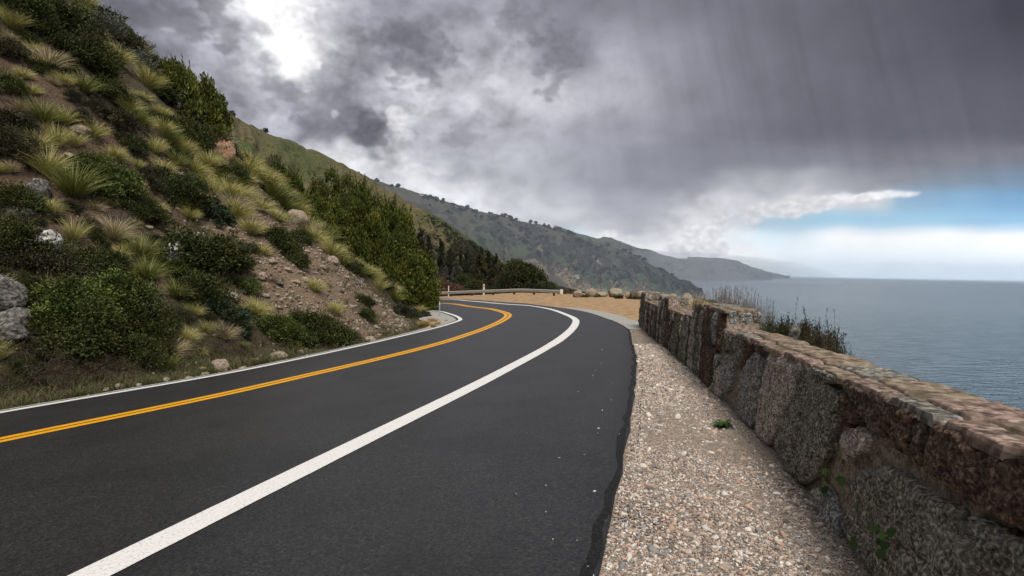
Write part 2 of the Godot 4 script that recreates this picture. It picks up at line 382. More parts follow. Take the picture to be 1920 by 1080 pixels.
func make_sky() -> PanoramaSkyMaterial:
	var pts := sky_points()
	var ga := 241
	var ge := 97
	var field: Array[Color] = []   # alpha holds the raggedness
	field.resize(ga * ge)
	for e in ge:
		for a in ga:
			var az := -60.0 + a * 0.5
			var el := -3.0 + e * 0.5
			var ar := deg_to_rad(az); var er := deg_to_rad(el)
			var l := cb.inverse() * Vector3(sin(ar) * cos(er), sin(er), -cos(ar) * cos(er))
			var px := 960.0 + l.x * F / -l.z
			var py := 540.0 - l.y * F / -l.z
			var k := 0
			while k < pts.size() - 2 and pts[k + 1][0] < py: k += 1
			field[e * ga + a] = sky_row(pts[k][1], px).lerp(sky_row(pts[k + 1][1], px), smoothstep(pts[k][0], pts[k + 1][0], py))
	var f1 := FastNoiseLite.new()
	f1.seed = 12; f1.frequency = 1.0; f1.fractal_octaves = 8; f1.fractal_gain = 0.6
	var f2 := FastNoiseLite.new()
	f2.seed = 31; f2.frequency = 1.0; f2.fractal_octaves = 5; f2.fractal_gain = 0.5
	# bright puffs: centre, half width, half height in photo pixels, display brightness
	var puffs := []
	for q in [[330, 25, 120, 55, 96, .6], [450, 60, 40, 22, 150, .4], [770, 100, 95, 62, 104, .6], [700, 110, 50, 40, 118, .5], [1035, 105, 52, 70, 108, .55], [560, 175, 80, 34, 122, .5], [640, 228, 80, 26, 112, .55], [705, 248, 62, 30, 88, .7], [860, 255, 44, 26, 130, .5], [870, 150, 50, 40, 140, .4], [610, 60, 50, 40, 150, .4], [985, 45, 60, 50, 112, .45], [518, 25, 64, 40, 244, .6], [566, 112, 34, 40, 240, .6], [745, 232, 22, 40, 215, .65], [640, 292, 46, 12, 215, .55], [770, 318, 80, 13, 222, .5], [790, 190, 40, 26, 196, .5], [880, 200, 40, 16, 192, .4], [470, 150, 26, 16, 190, .5], [625, 212, 12, 16, 205, .5], [940, 120, 30, 40, 180, .4], [880, 352, 60, 10, 214, .4], [1145, 441, 26, 9, 246], [1172, 447, 20, 9, 236], [1290, 452, 34, 22, 238], [1318, 470, 40, 24, 236], [1270, 476, 40, 18, 232], [1340, 428, 40, 16, 232], [1640, 368, 52, 7, 246], [1570, 372, 60, 9, 232], [1500, 384, 60, 14, 222], [1440, 396, 60, 16, 218], [1390, 410, 46, 16, 214]]:
		var r := ray(q[0], q[1]).normalized()
		var l := Color8(q[4], q[4] - 1, mini(255, q[4] + (8 if q[4] < 200 else 1))).srgb_to_linear()
		puffs.append([rad_to_deg(atan2(r.x, -r.z)), rad_to_deg(asin(r.y)), q[2] / 19.5, q[3] / 19.0, l, q[5] if q.size() > 5 else 0.82])
	var shade := func(az: float, el: float) -> Color:
		var ar := deg_to_rad(az); var er := deg_to_rad(el)
		var q := Vector3(sin(ar) * cos(er), sin(er) * 1.5, -cos(ar) * cos(er))
		var big := f1.get_noise_3dv(q * 4.2)
		var fine := f1.get_noise_3dv(q * 9.0 + Vector3(big * 0.35, big * 0.5, 4.0))
		fine = 0.55 * fine + 0.75 * (0.32 - absf(f1.get_noise_3dv(q * 7.0 + Vector3(3, 8, 0))))
		var wx := f2.get_noise_3dv(q * 9.0 + Vector3(9, 0, 0))
		var wy := f2.get_noise_3dv(q * 9.0 + Vector3(0, 17, 0))
		var inside := clampf(1.0 - maxf(absf(az) - 46.0, maxf(el - 31.0, 0.0)) / 14.0, 0.0, 1.0)
		var generic := Color(.27, .275, .295) * (1.0 + 0.75 * big + 0.45 * fine)
		if inside <= 0.0:
			return generic
		var fa := clampf((az + 60.0) * 2.0, 0, ga - 1.01)
		var fe := clampf((el + 3.0) * 2.0, 0, ge - 1.01)
		var rag: float = field[int(fe) * ga + int(fa)].a
		fa = clampf(fa + (wx * 16.0 + fine * 8.0) * rag, 0, ga - 1.01)
		fe = clampf(fe + (wy * 14.0 + fine * 7.0) * rag, 0, ge - 1.01)
		var ia := int(fa); var ie := int(fe)
		var ta := fa - ia; var te := fe - ie
		var c: Color = field[ie * ga + ia].lerp(field[ie * ga + ia + 1], ta).lerp(field[(ie + 1) * ga + ia].lerp(field[(ie + 1) * ga + ia + 1], ta), te)
		# falling rain: streaks, steep and slightly slanted, only where the cloud is smooth
		var st := f2.get_noise_3d((az + el * 0.25) * 0.55, el * 0.035, 3.0) + 0.6 * f2.get_noise_3d((az + el * 0.25) * 1.6, el * 0.06, 8.0)
		var smoothed := clampf((0.22 - rag) / 0.15, 0.0, 1.0) * clampf((el - 4.5) / 4.0, 0.0, 1.0)
		var k := 1.0 + rag * (2.7 * fine + 0.6 * big) + smoothed * (0.11 * st + 0.12 * big)
		c = Color(c.r * k, c.g * k, c.b * k)
		for p in puffs:
			var dx: float = (az - p[0]) / p[2]
			var dy: float = (el - p[1]) / p[3]
			if dx * dx + dy * dy < 4.0:
				var fz := f2.get_noise_3dv(q * 22.0)
				var m := smoothstep(0.0, 0.5 if p[5] > 0.8 else 0.85, 1.0 - dx * dx - dy * dy + 1.8 * fz)
				var b: Color = p[4] * (1.0 + 0.5 * f1.get_noise_3dv(q * 60.0))
				c = c.lerp(b, m * p[5])
		return generic.lerp(c, inside)
	var W := 3072
	var H := 1536
	var low := Image.create(W / 6, H / 6, false, Image.FORMAT_RGBF)
	low.fill(Color(.3, .33, .36))
	for y in H / 12:
		var el := 90.0 - (y + 0.5) * 180.0 / (H / 6)
		for x in W / 6:
			var az := (x + 0.5) * 360.0 / (W / 6)
			low.set_pixel(x, y, shade.call(az if az < 180.0 else az - 360.0, el))
	low.resize(W, H, Image.INTERPOLATE_BILINEAR)
	for y in range(int(H * (90.0 - 33.0) / 180.0), H / 2):
		var el := 90.0 - (y + 0.5) * 180.0 / H
		for k in range(-int(W * 46.0 / 360.0), int(W * 46.0 / 360.0)):
			low.set_pixel(posmod(k, W), y, shade.call((k + 0.5) * 360.0 / W, el))
	var s := PanoramaSkyMaterial.new()
	s.panorama = ImageTexture.create_from_image(low)
	return s

# ---------------------------------------------------------------- terrain

func seg_dist(p: Vector2, line: PackedVector2Array) -> float:
	# signed: positive to the left of the line's direction
	var best := 1e12
	var side := 1.0
	for k in line.size() - 1:
		var a := line[k]
		var e := line[k + 1] - a
		var r := p - a
		var t := clampf(r.dot(e) / e.length_squared(), 0.0, 1.0)
		var q := (r - e * t).length_squared()
		if q < best:
			best = q
			side = 1.0 if e.x * r.y - e.y * r.x >= 0.0 else -1.0
	return sqrt(best) * side

func shelf_y(x: float, d: float) -> float:
	# the level shelf that carries the road; beyond its edge the ground falls to the sea and into the ravine
	var out := -seg_dist(Vector2(x, d), shelf)
	var y := G(x, d) - 0.05
	if out > 0.0:
		y -= 0.1 * out + 0.85 * maxf(0.0, out - 0.8) - 0.9 * minf(out, 3.0) * maxf(0.0, nz.get_noise_2d(x * 6.0, d * 6.0)) * 0.5
		y += minf(out * 0.1, 3.0) * nz.get_noise_2d(x * 1.2, d * 1.2)
	return maxf(y, SEA - 6.0)

func bank_rise(s: float) -> float:
	if s <= 0.0:
		return 0.0
	return (0.35 * s if s < 0.6 else 0.21 + 0.99 * (s - 0.6)) - 0.004 * maxf(0.0, s - 14.0) * maxf(0.0, s - 14.0)

func make_bank_grid() -> void:
	hgrid.resize(hnx * hnd)
	hdist.resize(hnx * hnd)
	for j in hnd:
		for i in hnx:
			var x := hx0 + i * hstep
			var d := hd0 + j * hstep
			var s := seg_dist(Vector2(x, d), toe)
			hdist[j * hnx + i] = s
			var y := G(x, d) - 0.05
			if s < 0.0:
				y -= 0.25 * minf(-s, 1.5)
			else:
				var k := clampf(s / 2.5, 0.0, 1.0)
				y += bank_rise(s) + k * (0.55 * nz.get_noise_2d(x * 9.0, d * 9.0) + 0.9 * nz.get_noise_2d(x * 2.6 + 40.0, d * 2.6)) + 0.25 * k * absf(nr.get_noise_3d(x * 30.0, y * 30.0, d * 30.0))
			hgrid[j * hnx + i] = y

func bank_y(x: float, d: float) -> float:
	var fx := (x - hx0) / hstep
	var fd := (d - hd0) / hstep
	if fx < 0.0 or fd < 0.0 or fx >= hnx - 1 or fd >= hnd - 1:
		return -1e6
	var i := int(fx); var j := int(fd)
	var a := lerpf(hgrid[j * hnx + i], hgrid[j * hnx + i + 1], fx - i)
	var b := lerpf(hgrid[(j + 1) * hnx + i], hgrid[(j + 1) * hnx + i + 1], fx - i)
	return lerpf(a, b, fd - j)

func land_y(x: float, d: float) -> float:
	return maxf(bank_y(x, d), shelf_y(x, d))

func land_normal(x: float, d: float) -> Vector3:
	var e := 0.5
	return Vector3(land_y(x - e, d) - land_y(x + e, d), 2.0 * e, land_y(x, d + e) - land_y(x, d - e)).normalized()

func on_bank(px: float, py: float) -> Vector3:
	# where the line of sight meets the bank or the road's shelf
	var r := ray(px, py) / F
	var t := 3.0
	while t < 95.0:
		var p := EYE + r * t
		var h := bank_y(p.x, -p.z)
		if h < -1e5 or hdist_at(p.x, -p.z) < -0.2:
			h = G(p.x, -p.z)
		if p.y <= h:
			var lo := t - 0.25
			for k in 8:
				var mid := (lo + t) * 0.5
				var q := EYE + r * mid
				if q.y <= maxf(bank_y(q.x, -q.z), G(q.x, -q.z) - 0.02): t = mid
				else: lo = mid
			return EYE + r * t
		t += 0.25
	return Vector3.INF

func hdist_at(x: float, d: float) -> float:
	var i := int((x - hx0) / hstep); var j := int((d - hd0) / hstep)
	if i < 0 or j < 0 or i >= hnx or j >= hnd:
		return -99.0
	return hdist[j * hnx + i]

func make_bank() -> void:
	make_bank_grid()
	# where the soil is bare: points of the bank with a radius in metres and a colour
	var bare := []
	for q in [[560, 500, 3.2, 1], [640, 520, 3.0, 1], [690, 560, 2.6, 1], [730, 585, 2.2, 1], [600, 570, 2.6, 1], [500, 520, 2.4, 1], [650, 600, 2.2, 1], [770, 600, 1.6, 1], [470, 470, 1.8, 1], [540, 440, 1.8, 1],
			[120, 200, 2.4, 2], [60, 140, 2.0, 2], [180, 260, 2.2, 2], [240, 350, 2.0, 2], [130, 410, 1.6, 2], [300, 390, 1.5, 2], [230, 500, 1.2, 2], [380, 350, 1.6, 2], [100, 320, 1.4, 2]]:
		var p := on_bank(q[0], q[1])
		if p.is_finite():
			if q[3] == 1: bare_spots.append([p, q[2]])
			bare.append([p, q[2], Color(.32, .24, .175) if q[3] == 1 else Color(.165, .12, .088)])
	var m := grid_mesh(hnd, hnx, func(r, c): return Vector3(hx0 + c * hstep, hgrid[r * hnx + c], -(hd0 + r * hstep)),
		func(p: Vector3, _r, _c) -> Color:
			var n1 := nz.get_noise_3d(p.x * 12.0, p.y * 12.0, p.z * 12.0)
			var n2 := nr.get_noise_3d(p.x * 20.0, p.y * 20.0, p.z * 20.0)
			var col := Color(.105, .085, .06).lerp(Color(.09, .095, .05), clampf(0.5 + 1.6 * n1, 0, 1)).lerp(Color(.2, .15, .105), clampf(n2 * 1.5 + 0.1, 0, 1))
			for b in bare:
				var dd: float = p.distance_to(b[0]) / b[1]
				if dd < 1.6:
					col = col.lerp(b[2], smoothstep(0.0, 0.35, 1.0 - dd + 0.9 * n1))
			return col)
	var o := ground_piece("hillside", m, M.soil)
	o.set_meta("label", "steep scrubby cut bank rising beside the road")

func hill_sheet(called: String, crest: Array, foot: Array, nu: int, nv: int, amp: float, gully: float, tint: Callable, m: Material, seed_: float, back := 0.6) -> Dictionary:
	# crest: photo x, y and distance; foot: photo x, height and distance
	var at := func(list: Array, u: float, k: int) -> float:
		var f := u * (list.size() - 1)
		var i := mini(int(f), list.size() - 2)
		var t := f - i
		var a: float = list[maxi(i - 1, 0)][k]; var b: float = list[i][k]; var c: float = list[i + 1][k]; var e: float = list[mini(i + 2, list.size() - 1)][k]
		return 0.5 * ((2.0 * b) + (c - a) * t + (2.0 * a - 5.0 * b + 4.0 * c - e) * t * t + (3.0 * b - a - 3.0 * c + e) * t * t * t)
	var pos := func(u: float, v: float) -> Vector3:
		var C := at_depth(at.call(crest, u, 0), at.call(crest, u, 1), at.call(crest, u, 2))
		var r := ray(at.call(foot, u, 0), 500.0)
		var B: Vector3 = EYE + r * (at.call(foot, u, 2) / -r.z)
		B.y = at.call(foot, u, 1)
		var out := (B - C) * Vector3(1, 0, 1)
		var reach := out.length()
		out = out.normalized()
		if v > 1.0:
			var p := C - out * (v - 1.0) * reach * 0.8
			p.y -= (v - 1.0) * maxf(C.y - SEA, 10.0) * back
			return p + Vector3.UP * amp * 0.3 * nz.get_noise_3d(p.x / amp * 2.0, 0, p.z / amp * 2.0 + seed_)
		var p := B.lerp(C, v)
		p.y = lerpf(B.y, C.y, v)
		var k := pow(sin(PI * clampf(v, 0.02, 0.98)), 0.6)
		var wob := nz.get_noise_2d(u * 300.0 + seed_, v * 90.0)
		var g := 1.0 - absf(nr.get_noise_2d(u * gully * 100.0 + wob * 30.0 + seed_ * 3.0, v * 35.0)) * 2.0
		var g2 := 1.0 - absf(nr.get_noise_2d(u * gully * 320.0 + wob * 60.0 + seed_ * 7.0, v * 80.0)) * 2.0
		var f := nz.get_noise_3d(p.x / amp * 9.0, p.y / amp * 9.0, p.z / amp * 9.0)
		return p + out * amp * k * (g + 0.32 * g2 - 0.5) + Vector3.UP * amp * k * (0.35 * g + 0.12 * g2 + 0.25 * f)
	var rows := nv + 8
	var mesh := grid_mesh(rows, nu, func(r, c): return pos.call(float(c) / (nu - 1), float(r) / (nv - 1) if r < nv else 1.0 + (r - nv + 1) / 8.0),
		func(p: Vector3, r, c): return tint.call(p, float(c) / (nu - 1), float(r) / (nv - 1)))
	var o := ground_piece(called, mesh, m)
	return {"node": o, "pos": pos}

# ---------------------------------------------------------------- the guard wall

func wall_at(s: float) -> Vector2:
	var k := 0
	while k < wall_line.size() - 2 and wall_len[k + 1] < s:
		k += 1
	return wall_line[k].lerp(wall_line[k + 1], (s - wall_len[k]) / (wall_len[k + 1] - wall_len[k]))

func wall_dir(s: float) -> Vector2:
	return (wall_at(s + 0.2) - wall_at(s - 0.2)).normalized()

func wall_s(px: float, py: float) -> Vector2:
	# (distance along the wall, height) of the point of the wall's road side seen there
	var r := ray(px, py)
	var o := Vector2.ZERO
	var q := Vector2(r.x, -r.z)
	for k in wall_line.size() - 1:
		var hit = Geometry2D.segment_intersects_segment(o, q * 0.1, wall_line[k], wall_line[k + 1])
		if hit != null:
			var h: Vector2 = hit
			var t := h.length() / q.length()
			var s := wall_len[k] + wall_line[k].distance_to(h)
			return Vector2(s, EYE.y + r.y * t - G(h.x, h.y))
	return Vector2(-1, -1)

func wall_point(s: float, t: float, out: float) -> Vector3:
	var p := wall_at(s)
	var d := wall_dir(s)
	var left := Vector2(-d.y, d.x)
	var q := p + left * (out - 0.06 * t)
	return Vector3(q.x, G(p.x, p.y) + t, -q.y)

func wall_top(d: float) -> float:
	for q in [[19.7, 21.2], [14.3, 16.0], [8.25, 10.75], [0.4, 1.93]]:
		if d >= q[0] and d <= q[1]:
			return 1.27
	return 1.0 + 0.05 * clampf((5.0 - d) / 3.0, 0.0, 1.0)

func stone_mesh(poly: PackedVector2Array, place: Callable, bulge: float, deep: float, rough: float, points: int, rings: int, square := 4.0) -> ArrayMesh:
	# place(uv, out) -> point in space
	var p := PackedVector2Array()
	for k in poly.size():
		var a := poly[k]; var b := poly[(k + 1) % poly.size()]
		p.append(a.lerp(b, 0.16)); p.append(a.lerp(b, 0.84))
	var closed := p.duplicate()
	closed.append(p[0])
	var edge := resample(closed, points + 1)
	edge.resize(points)
	var mid := Vector2.ZERO
	for q in edge:
		mid += q / points
	var size := 0.0
	for k in points:
		size += edge[k].distance_to(mid) / points
	for k in points:
		edge[k] += (edge[k] - mid).normalized() * nr.get_noise_2d(edge[k].x * 260.0, edge[k].y * 260.0 + mid.x * 50.0) * minf(0.03, size * 0.16) * clampf(rough / 0.022, 0.3, 1.0)
	var s := Shape.new()
	for ring in range(-1, rings):
		var f := 1.0 if ring <= 0 else 1.0 - pow(float(ring) / rings, 1.25)
		for k in points:
			var q := mid + (edge[k] - mid) * f
			var o := -deep
			if ring >= 0:
				o = bulge * (0.15 + 0.85 * (1.0 - pow(f, square))) + rough * (nz.get_noise_2d(q.x * 130.0, q.y * 130.0 + mid.y * 200.0) + 0.6 * nr.get_noise_2d(q.x * 480.0, q.y * 480.0) + 0.5 * nz.get_noise_2d(q.x * 900.0, q.y * 900.0)) * (0.5 if ring == 0 else 1.0)
			s.vert(place.call(q, o), Vector3.UP, Color.WHITE)
	var c := s.vert(place.call(mid, bulge + rough * nz.get_noise_2d(mid.x * 90.0, mid.y * 290.0)), Vector3.UP, Color.WHITE)
	for ring in rings:
		for k in points:
			var a := ring * points + k
			var b := ring * points + (k + 1) % points
			s.i.append_array([a, a + points, b, b, a + points, b + points])
	for k in points:
		s.i.append_array([rings * points + k, c, rings * points + (k + 1) % points])
	# make the faces look outwards whichever way the outline ran
	var m0 := s.v[points]; var m1 := s.v[points + 1]
	var towards: Vector3 = place.call(mid, 1.0) - place.call(mid, 0.0)
	if (s.v[c] - m0).cross(m1 - m0).dot(towards) > 0.0:
		for k in range(0, s.i.size(), 3):
			var t := s.i[k + 1]
			s.i[k + 1] = s.i[k + 2]
			s.i[k + 2] = t
	return s.faceted(0.35)

func grown(p: PackedVector2Array, by: float) -> PackedVector2Array:
	var mid := Vector2.ZERO
	for q in p: mid += q / p.size()
	var out := PackedVector2Array()
	for q in p: out.append(q + (q - mid).normalized() * by)
	return out

func make_wall() -> void:
	wall_line = spline(PackedVector2Array([Vector2(0.35, -4.0), Vector2(1.45, 1.0), Vector2(2.03, 3.18), Vector2(2.52, 5.3), Vector2(3.0, 8.1), Vector2(3.45, 11.0), Vector2(4.76, 21.1)]), 8)
	wall_len.append(0.0)
	for k in wall_line.size() - 1:
		wall_len.append(wall_len[k] + wall_line[k].distance_to(wall_line[k + 1]))
	var total := wall_len[wall_len.size() - 1]
	var w := base("stone_guard_wall")
	tag(w, "rough stone guard wall with raised blocks between gravel shoulder and sea", "stone wall")
	# core of mortar and rubble, stepped up under the raised blocks
	var thick := 0.5
	var s := Shape.new()
	var marks := []
	var x := 0.0
	while x < total:
		marks.append(x)
		x += 0.1
	marks.append(total)
	for k in marks.size():
		var d0 := wall_at(marks[k]).y
		var top := wall_top(d0) - 0.03
		for q in [[-0.2, -0.02], [0.3, -0.034], [0.7, -0.038], [1.0, -0.042], [top, -0.05], [top, -thick + 0.02], [0.5, -thick + 0.0], [-0.2, -thick - 0.02]]:
			var t: float = minf(q[0], top)
			var rough := 0.035 * nz.get_noise_3d(marks[k] * 40.0, t * 40.0, q[1] * 90.0)
			s.vert(wall_point(marks[k], t, q[1] + (rough if t < top else 0.0)), Vector3.UP, Color.WHITE)
	for k in marks.size() - 1:
		for j in 7:
			var a := k * 8 + j
			s.i.append_array([a, a + 8, a + 1, a + 1, a + 8, a + 9])
	for e in [0, marks.size() - 1]:
		for j in range(1, 7):
			s.i.append_array([e * 8, e * 8 + j, e * 8 + j + 1] if e == 0 else [e * 8, e * 8 + j + 1, e * 8 + j])
	part("mortar_core", s.smooth(), M.mortar, w)
	# the stones of the near stretch, outlined as they lie in the wall (material, outline seen from the road)
	var face := func(q: Vector2, o: float) -> Vector3: return wall_point(q.x, q.y, o)
	var near := [
		[2, [[1350, 663], [1369, 667], [1373, 700], [1369, 733], [1355, 736]]], [3, [[1343, 687], [1352, 683], [1353, 733], [1351, 749], [1342, 744]]],
		[1, [[1354, 618], [1368, 619], [1367, 652], [1352, 662]]], [1, [[1370, 623], [1385, 625], [1388, 677], [1378, 690], [1368, 672]]],
		[4, [[1387, 627], [1405, 630], [1403, 655], [1390, 692]]], [0, [[1407, 630], [1431, 635], [1428, 652], [1421, 664], [1410, 656]]],
		[2, [[1402, 660], [1420, 664], [1421, 700], [1413, 806], [1386, 800], [1385, 708]]],
		[3, [[1432, 642], [1457, 648], [1480, 664], [1484, 693], [1482, 735], [1460, 790], [1442, 842], [1414, 812], [1421, 733]]],
		[1, [[1487, 667], [1505, 672], [1522, 704], [1556, 735], [1563, 760], [1557, 803], [1544, 858], [1514, 914], [1480, 890], [1450, 836], [1464, 782], [1486, 735]]],
		[1, [[1508, 669], [1532, 673], [1559, 684], [1560, 716], [1543, 721], [1522, 701]]],
		[0, [[1565, 690], [1611, 704], [1672, 733], [1664, 769], [1642, 818], [1624, 811], [1596, 760], [1566, 726]]],
		[4, [[1564, 731], [1592, 762], [1607, 789], [1569, 803]]],
		[4, [[1674, 736], [1712, 749], [1696, 769], [1691, 869], [1653, 822]]], [0, [[1697, 771], [1713, 755], [1713, 813], [1721, 853], [1701, 876]]],
		[4, [[1716, 751], [1776, 780], [1830, 808], [1876, 833], [1910, 850], [1905, 1002], [1850, 968], [1778, 930], [1724, 884]]],
		[3, [[1569, 808], [1604, 797], [1624, 820], [1613, 850], [1576, 866]]],
		[1, [[1584, 896], [1624, 871], [1656, 871], [1691, 892], [1722, 924], [1776, 950], [1784, 996], [1818, 1033], [1824, 1064], [1790, 1120], [1680, 1150], [1642, 1090], [1596, 1027], [1584, 973], [1594, 933]]],
		[2, [[1519, 917], [1544, 912], [1567, 947], [1576, 984], [1578, 1018], [1552, 984], [1529, 951]]],
		[1, [[1795, 960], [1850, 985], [1905, 1020], [1900, 1120], [1850, 1090], [1828, 1040]]],
	]
	var covered := PackedFloat32Array()
	var max_s := 0.0
	for q in near:
		var poly := PackedVector2Array()
		for e in q[1]:
			var st := wall_s(e[0], e[1])
			poly.append(Vector2(st.x, clampf(st.y, -0.06, wall_top(wall_at(st.x).y) - 0.025)))
			max_s = maxf(max_s, st.x)
		part("stone", stone_mesh(grown(poly, -0.006), face, 0.032, 0.06, 0.03, 76, 17, 12.0), M.stone[q[0]], w)
	# behind the frame's edge: large blocks; beyond the outlined stones: upright slabs set on edge
	rng.seed = 91
	var first := wall_s(1905, 900).x
	x = 0.0
	while x < first - 0.1:
		var wide := minf(rng.randf_range(0.35, 0.6), first - x)
		var t0 := -0.05
		var top := wall_top(wall_at(x + wide * 0.5).y)
		while t0 < top - 0.15:
			var t1 := minf(top, t0 + rng.randf_range(0.3, 0.6))
			if top - t1 < 0.16: t1 = top
			var j := func() -> float: return rng.randf_range(-0.03, 0.03)
			part("stone", stone_mesh(PackedVector2Array([Vector2(x + 0.02, t0 + j.call()), Vector2(x + wide - 0.02, t0 + j.call()), Vector2(x + wide - 0.02, t1 - 0.02), Vector2(x + wide * 0.5, t1 - 0.01), Vector2(x + 0.02, t1 - 0.02)]), face, 0.05, 0.05, 0.03, 32, 7), M.stone[rng.randi() % 5], w)
			t0 = t1 + 0.01
		x += wide
	var last := wall_s(1344, 660).x
	x = last
	while x < total - 0.04:
		var wide := rng.randf_range(0.09, 0.2)
		var d0 := wall_at(x + wide * 0.5).y
		var top := wall_top(d0)
		if absf(wall_top(wall_at(x + wide).y) - wall_top(wall_at(x).y)) > 0.1:
			wide = maxf(0.07, wide * 0.5)
			top = wall_top(wall_at(x + wide * 0.5).y)
		wide = minf(wide, total - x)
		var cut := rng.randf() < 0.35
		var split := rng.randf_range(0.35, 0.75) * top
		var lean := rng.randf_range(-0.04, 0.04)
		var crown := top + rng.randf_range(-0.035, 0.012)
		var kind: int = [0, 0, 1, 1, 0, 2, 4, 3, 1][rng.randi() % 9]
		for half in (2 if cut else 1):
			var t0 := -0.06 if half == 0 else split + 0.012
			var t1 := crown if not cut or half == 1 else split - 0.012
			var l0 := lean * (t0 - 0.5); var l1 := lean * (t1 - 0.5)
			var poly := PackedVector2Array([Vector2(x + 0.006 + l0, t0), Vector2(x + wide - 0.006 + l0, t0), Vector2(x + wide - 0.004 + (l0 + l1) * 0.5, (t0 + t1) * 0.5 + rng.randf_range(-.1, .1)), Vector2(x + wide - 0.006 + l1, t1 - rng.randf_range(0, 0.03)), Vector2(x + 0.006 + l1, t1 - rng.randf_range(0, 0.03)), Vector2(x + 0.008 + (l0 + l1) * 0.5, (t0 + t1) * 0.5)])
			part("stone", stone_mesh(poly, face, rng.randf_range(0.01, 0.06), 0.05, 0.045, 40, 9, 4.0), M.stone[kind], w)
			kind = [0, 1, 2, 3, 4][rng.randi() % 5]
		x += wide
	# capping stones on top, split lengthwise by a long open joint
	var top_face := func(q: Vector2, o: float) -> Vector3:
		return wall_point(q.x, wall_top(wall_at(q.x).y) + o - 0.03, 0.03 - q.y)
	x = 0.02
	var n := 0
	while x < total - 0.05:
		var here := wall_top(wall_at(x + 0.02).y)
		var wide := rng.randf_range(0.5, 1.1)
		var run := 0.05
		while run < wide and x + run < total - 0.02 and absf(wall_top(wall_at(x + run).y) - here) < 0.1:
			run += 0.02
		var e := x + run
		var c0 := rng.randf_range(0.13, 0.2); var c1 := rng.randf_range(0.13, 0.2)
		var y0 := rng.randf_range(-0.014, 0.014)
		var lift := func(q: Vector2, o: float) -> Vector3:
			return top_face.call(Vector2(clampf(q.x, x + 0.006, e - 0.006), q.y), o + y0)
		part("coping_stone", stone_mesh(PackedVector2Array([Vector2(x + 0.012, 0.004), Vector2((x + e) * 0.5, rng.randf_range(-0.012, 0.02)), Vector2(e - 0.012, 0.004), Vector2(e - 0.012, c1 - 0.007), Vector2((x + e) * 0.5, (c0 + c1) * 0.5 + rng.randf_range(-0.02, 0.02)), Vector2(x + 0.012, c0 - 0.007)]), lift, 0.026, 0.03, 0.006, 72, 8, 24.0), M.coping[[1, 0, 1, 2, 1, 0][n % 6]], w)
		part("coping_stone", stone_mesh(PackedVector2Array([Vector2(x + 0.012, c0 + 0.007), Vector2((x + e) * 0.5, (c0 + c1) * 0.5 + 0.02), Vector2(e - 0.012, c1 + 0.007), Vector2(e - 0.012, 0.52), Vector2((x + e) * 0.5, 0.53), Vector2(x + 0.012, 0.52)]), lift, 0.032, 0.06, 0.007, 84, 10, 24.0), M.coping[[0, 0, 1, 0, 2, 0, 0][n % 7]], w)
		n += 1
		x = e
	# stones bedded in the near end of each raised block
	for q in [[8.25, [[.06, .02, .17, .25, 2], [.22, .05, .38, .23, 2], [.40, .07, .51, .24, 1]]], [14.3, [[.08, .03, .22, .22, 3], [.26, .03, .47, .22, 1]]], [19.7, [[.08, .03, .25, .22, 3], [.29, .04, .47, .23, 1]]]]:
		var sd := 0.0
		while wall_at(sd).y < q[0]:
			sd += 0.01
		var dir := wall_dir(sd)
		var end_face := func(p: Vector2, o: float) -> Vector3:
			return wall_point(sd, 1.0 + p.y, -p.x) - Vector3(dir.x, 0, -dir.y) * (o + 0.0)
		for b in q[1]:
			part("stone", stone_mesh(PackedVector2Array([Vector2(b[0], b[1] + .03), Vector2(b[0] + .03, b[1]), Vector2(b[2], b[1]), Vector2(b[2], b[3]), Vector2(b[0], b[3] - .01)]), end_face, 0.02, 0.06, 0.012, 28, 6), M.stone[b[4]], w)

# ---------------------------------------------------------------- plants

func rv() -> Vector3:
	return Vector3(rng.randfn(), rng.randfn(), rng.randfn()).normalized()

func pick(cols: Array) -> Color:
	var a: Color = cols[rng.randi() % cols.size()]
	return a * rng.randf_range(0.75, 1.25)

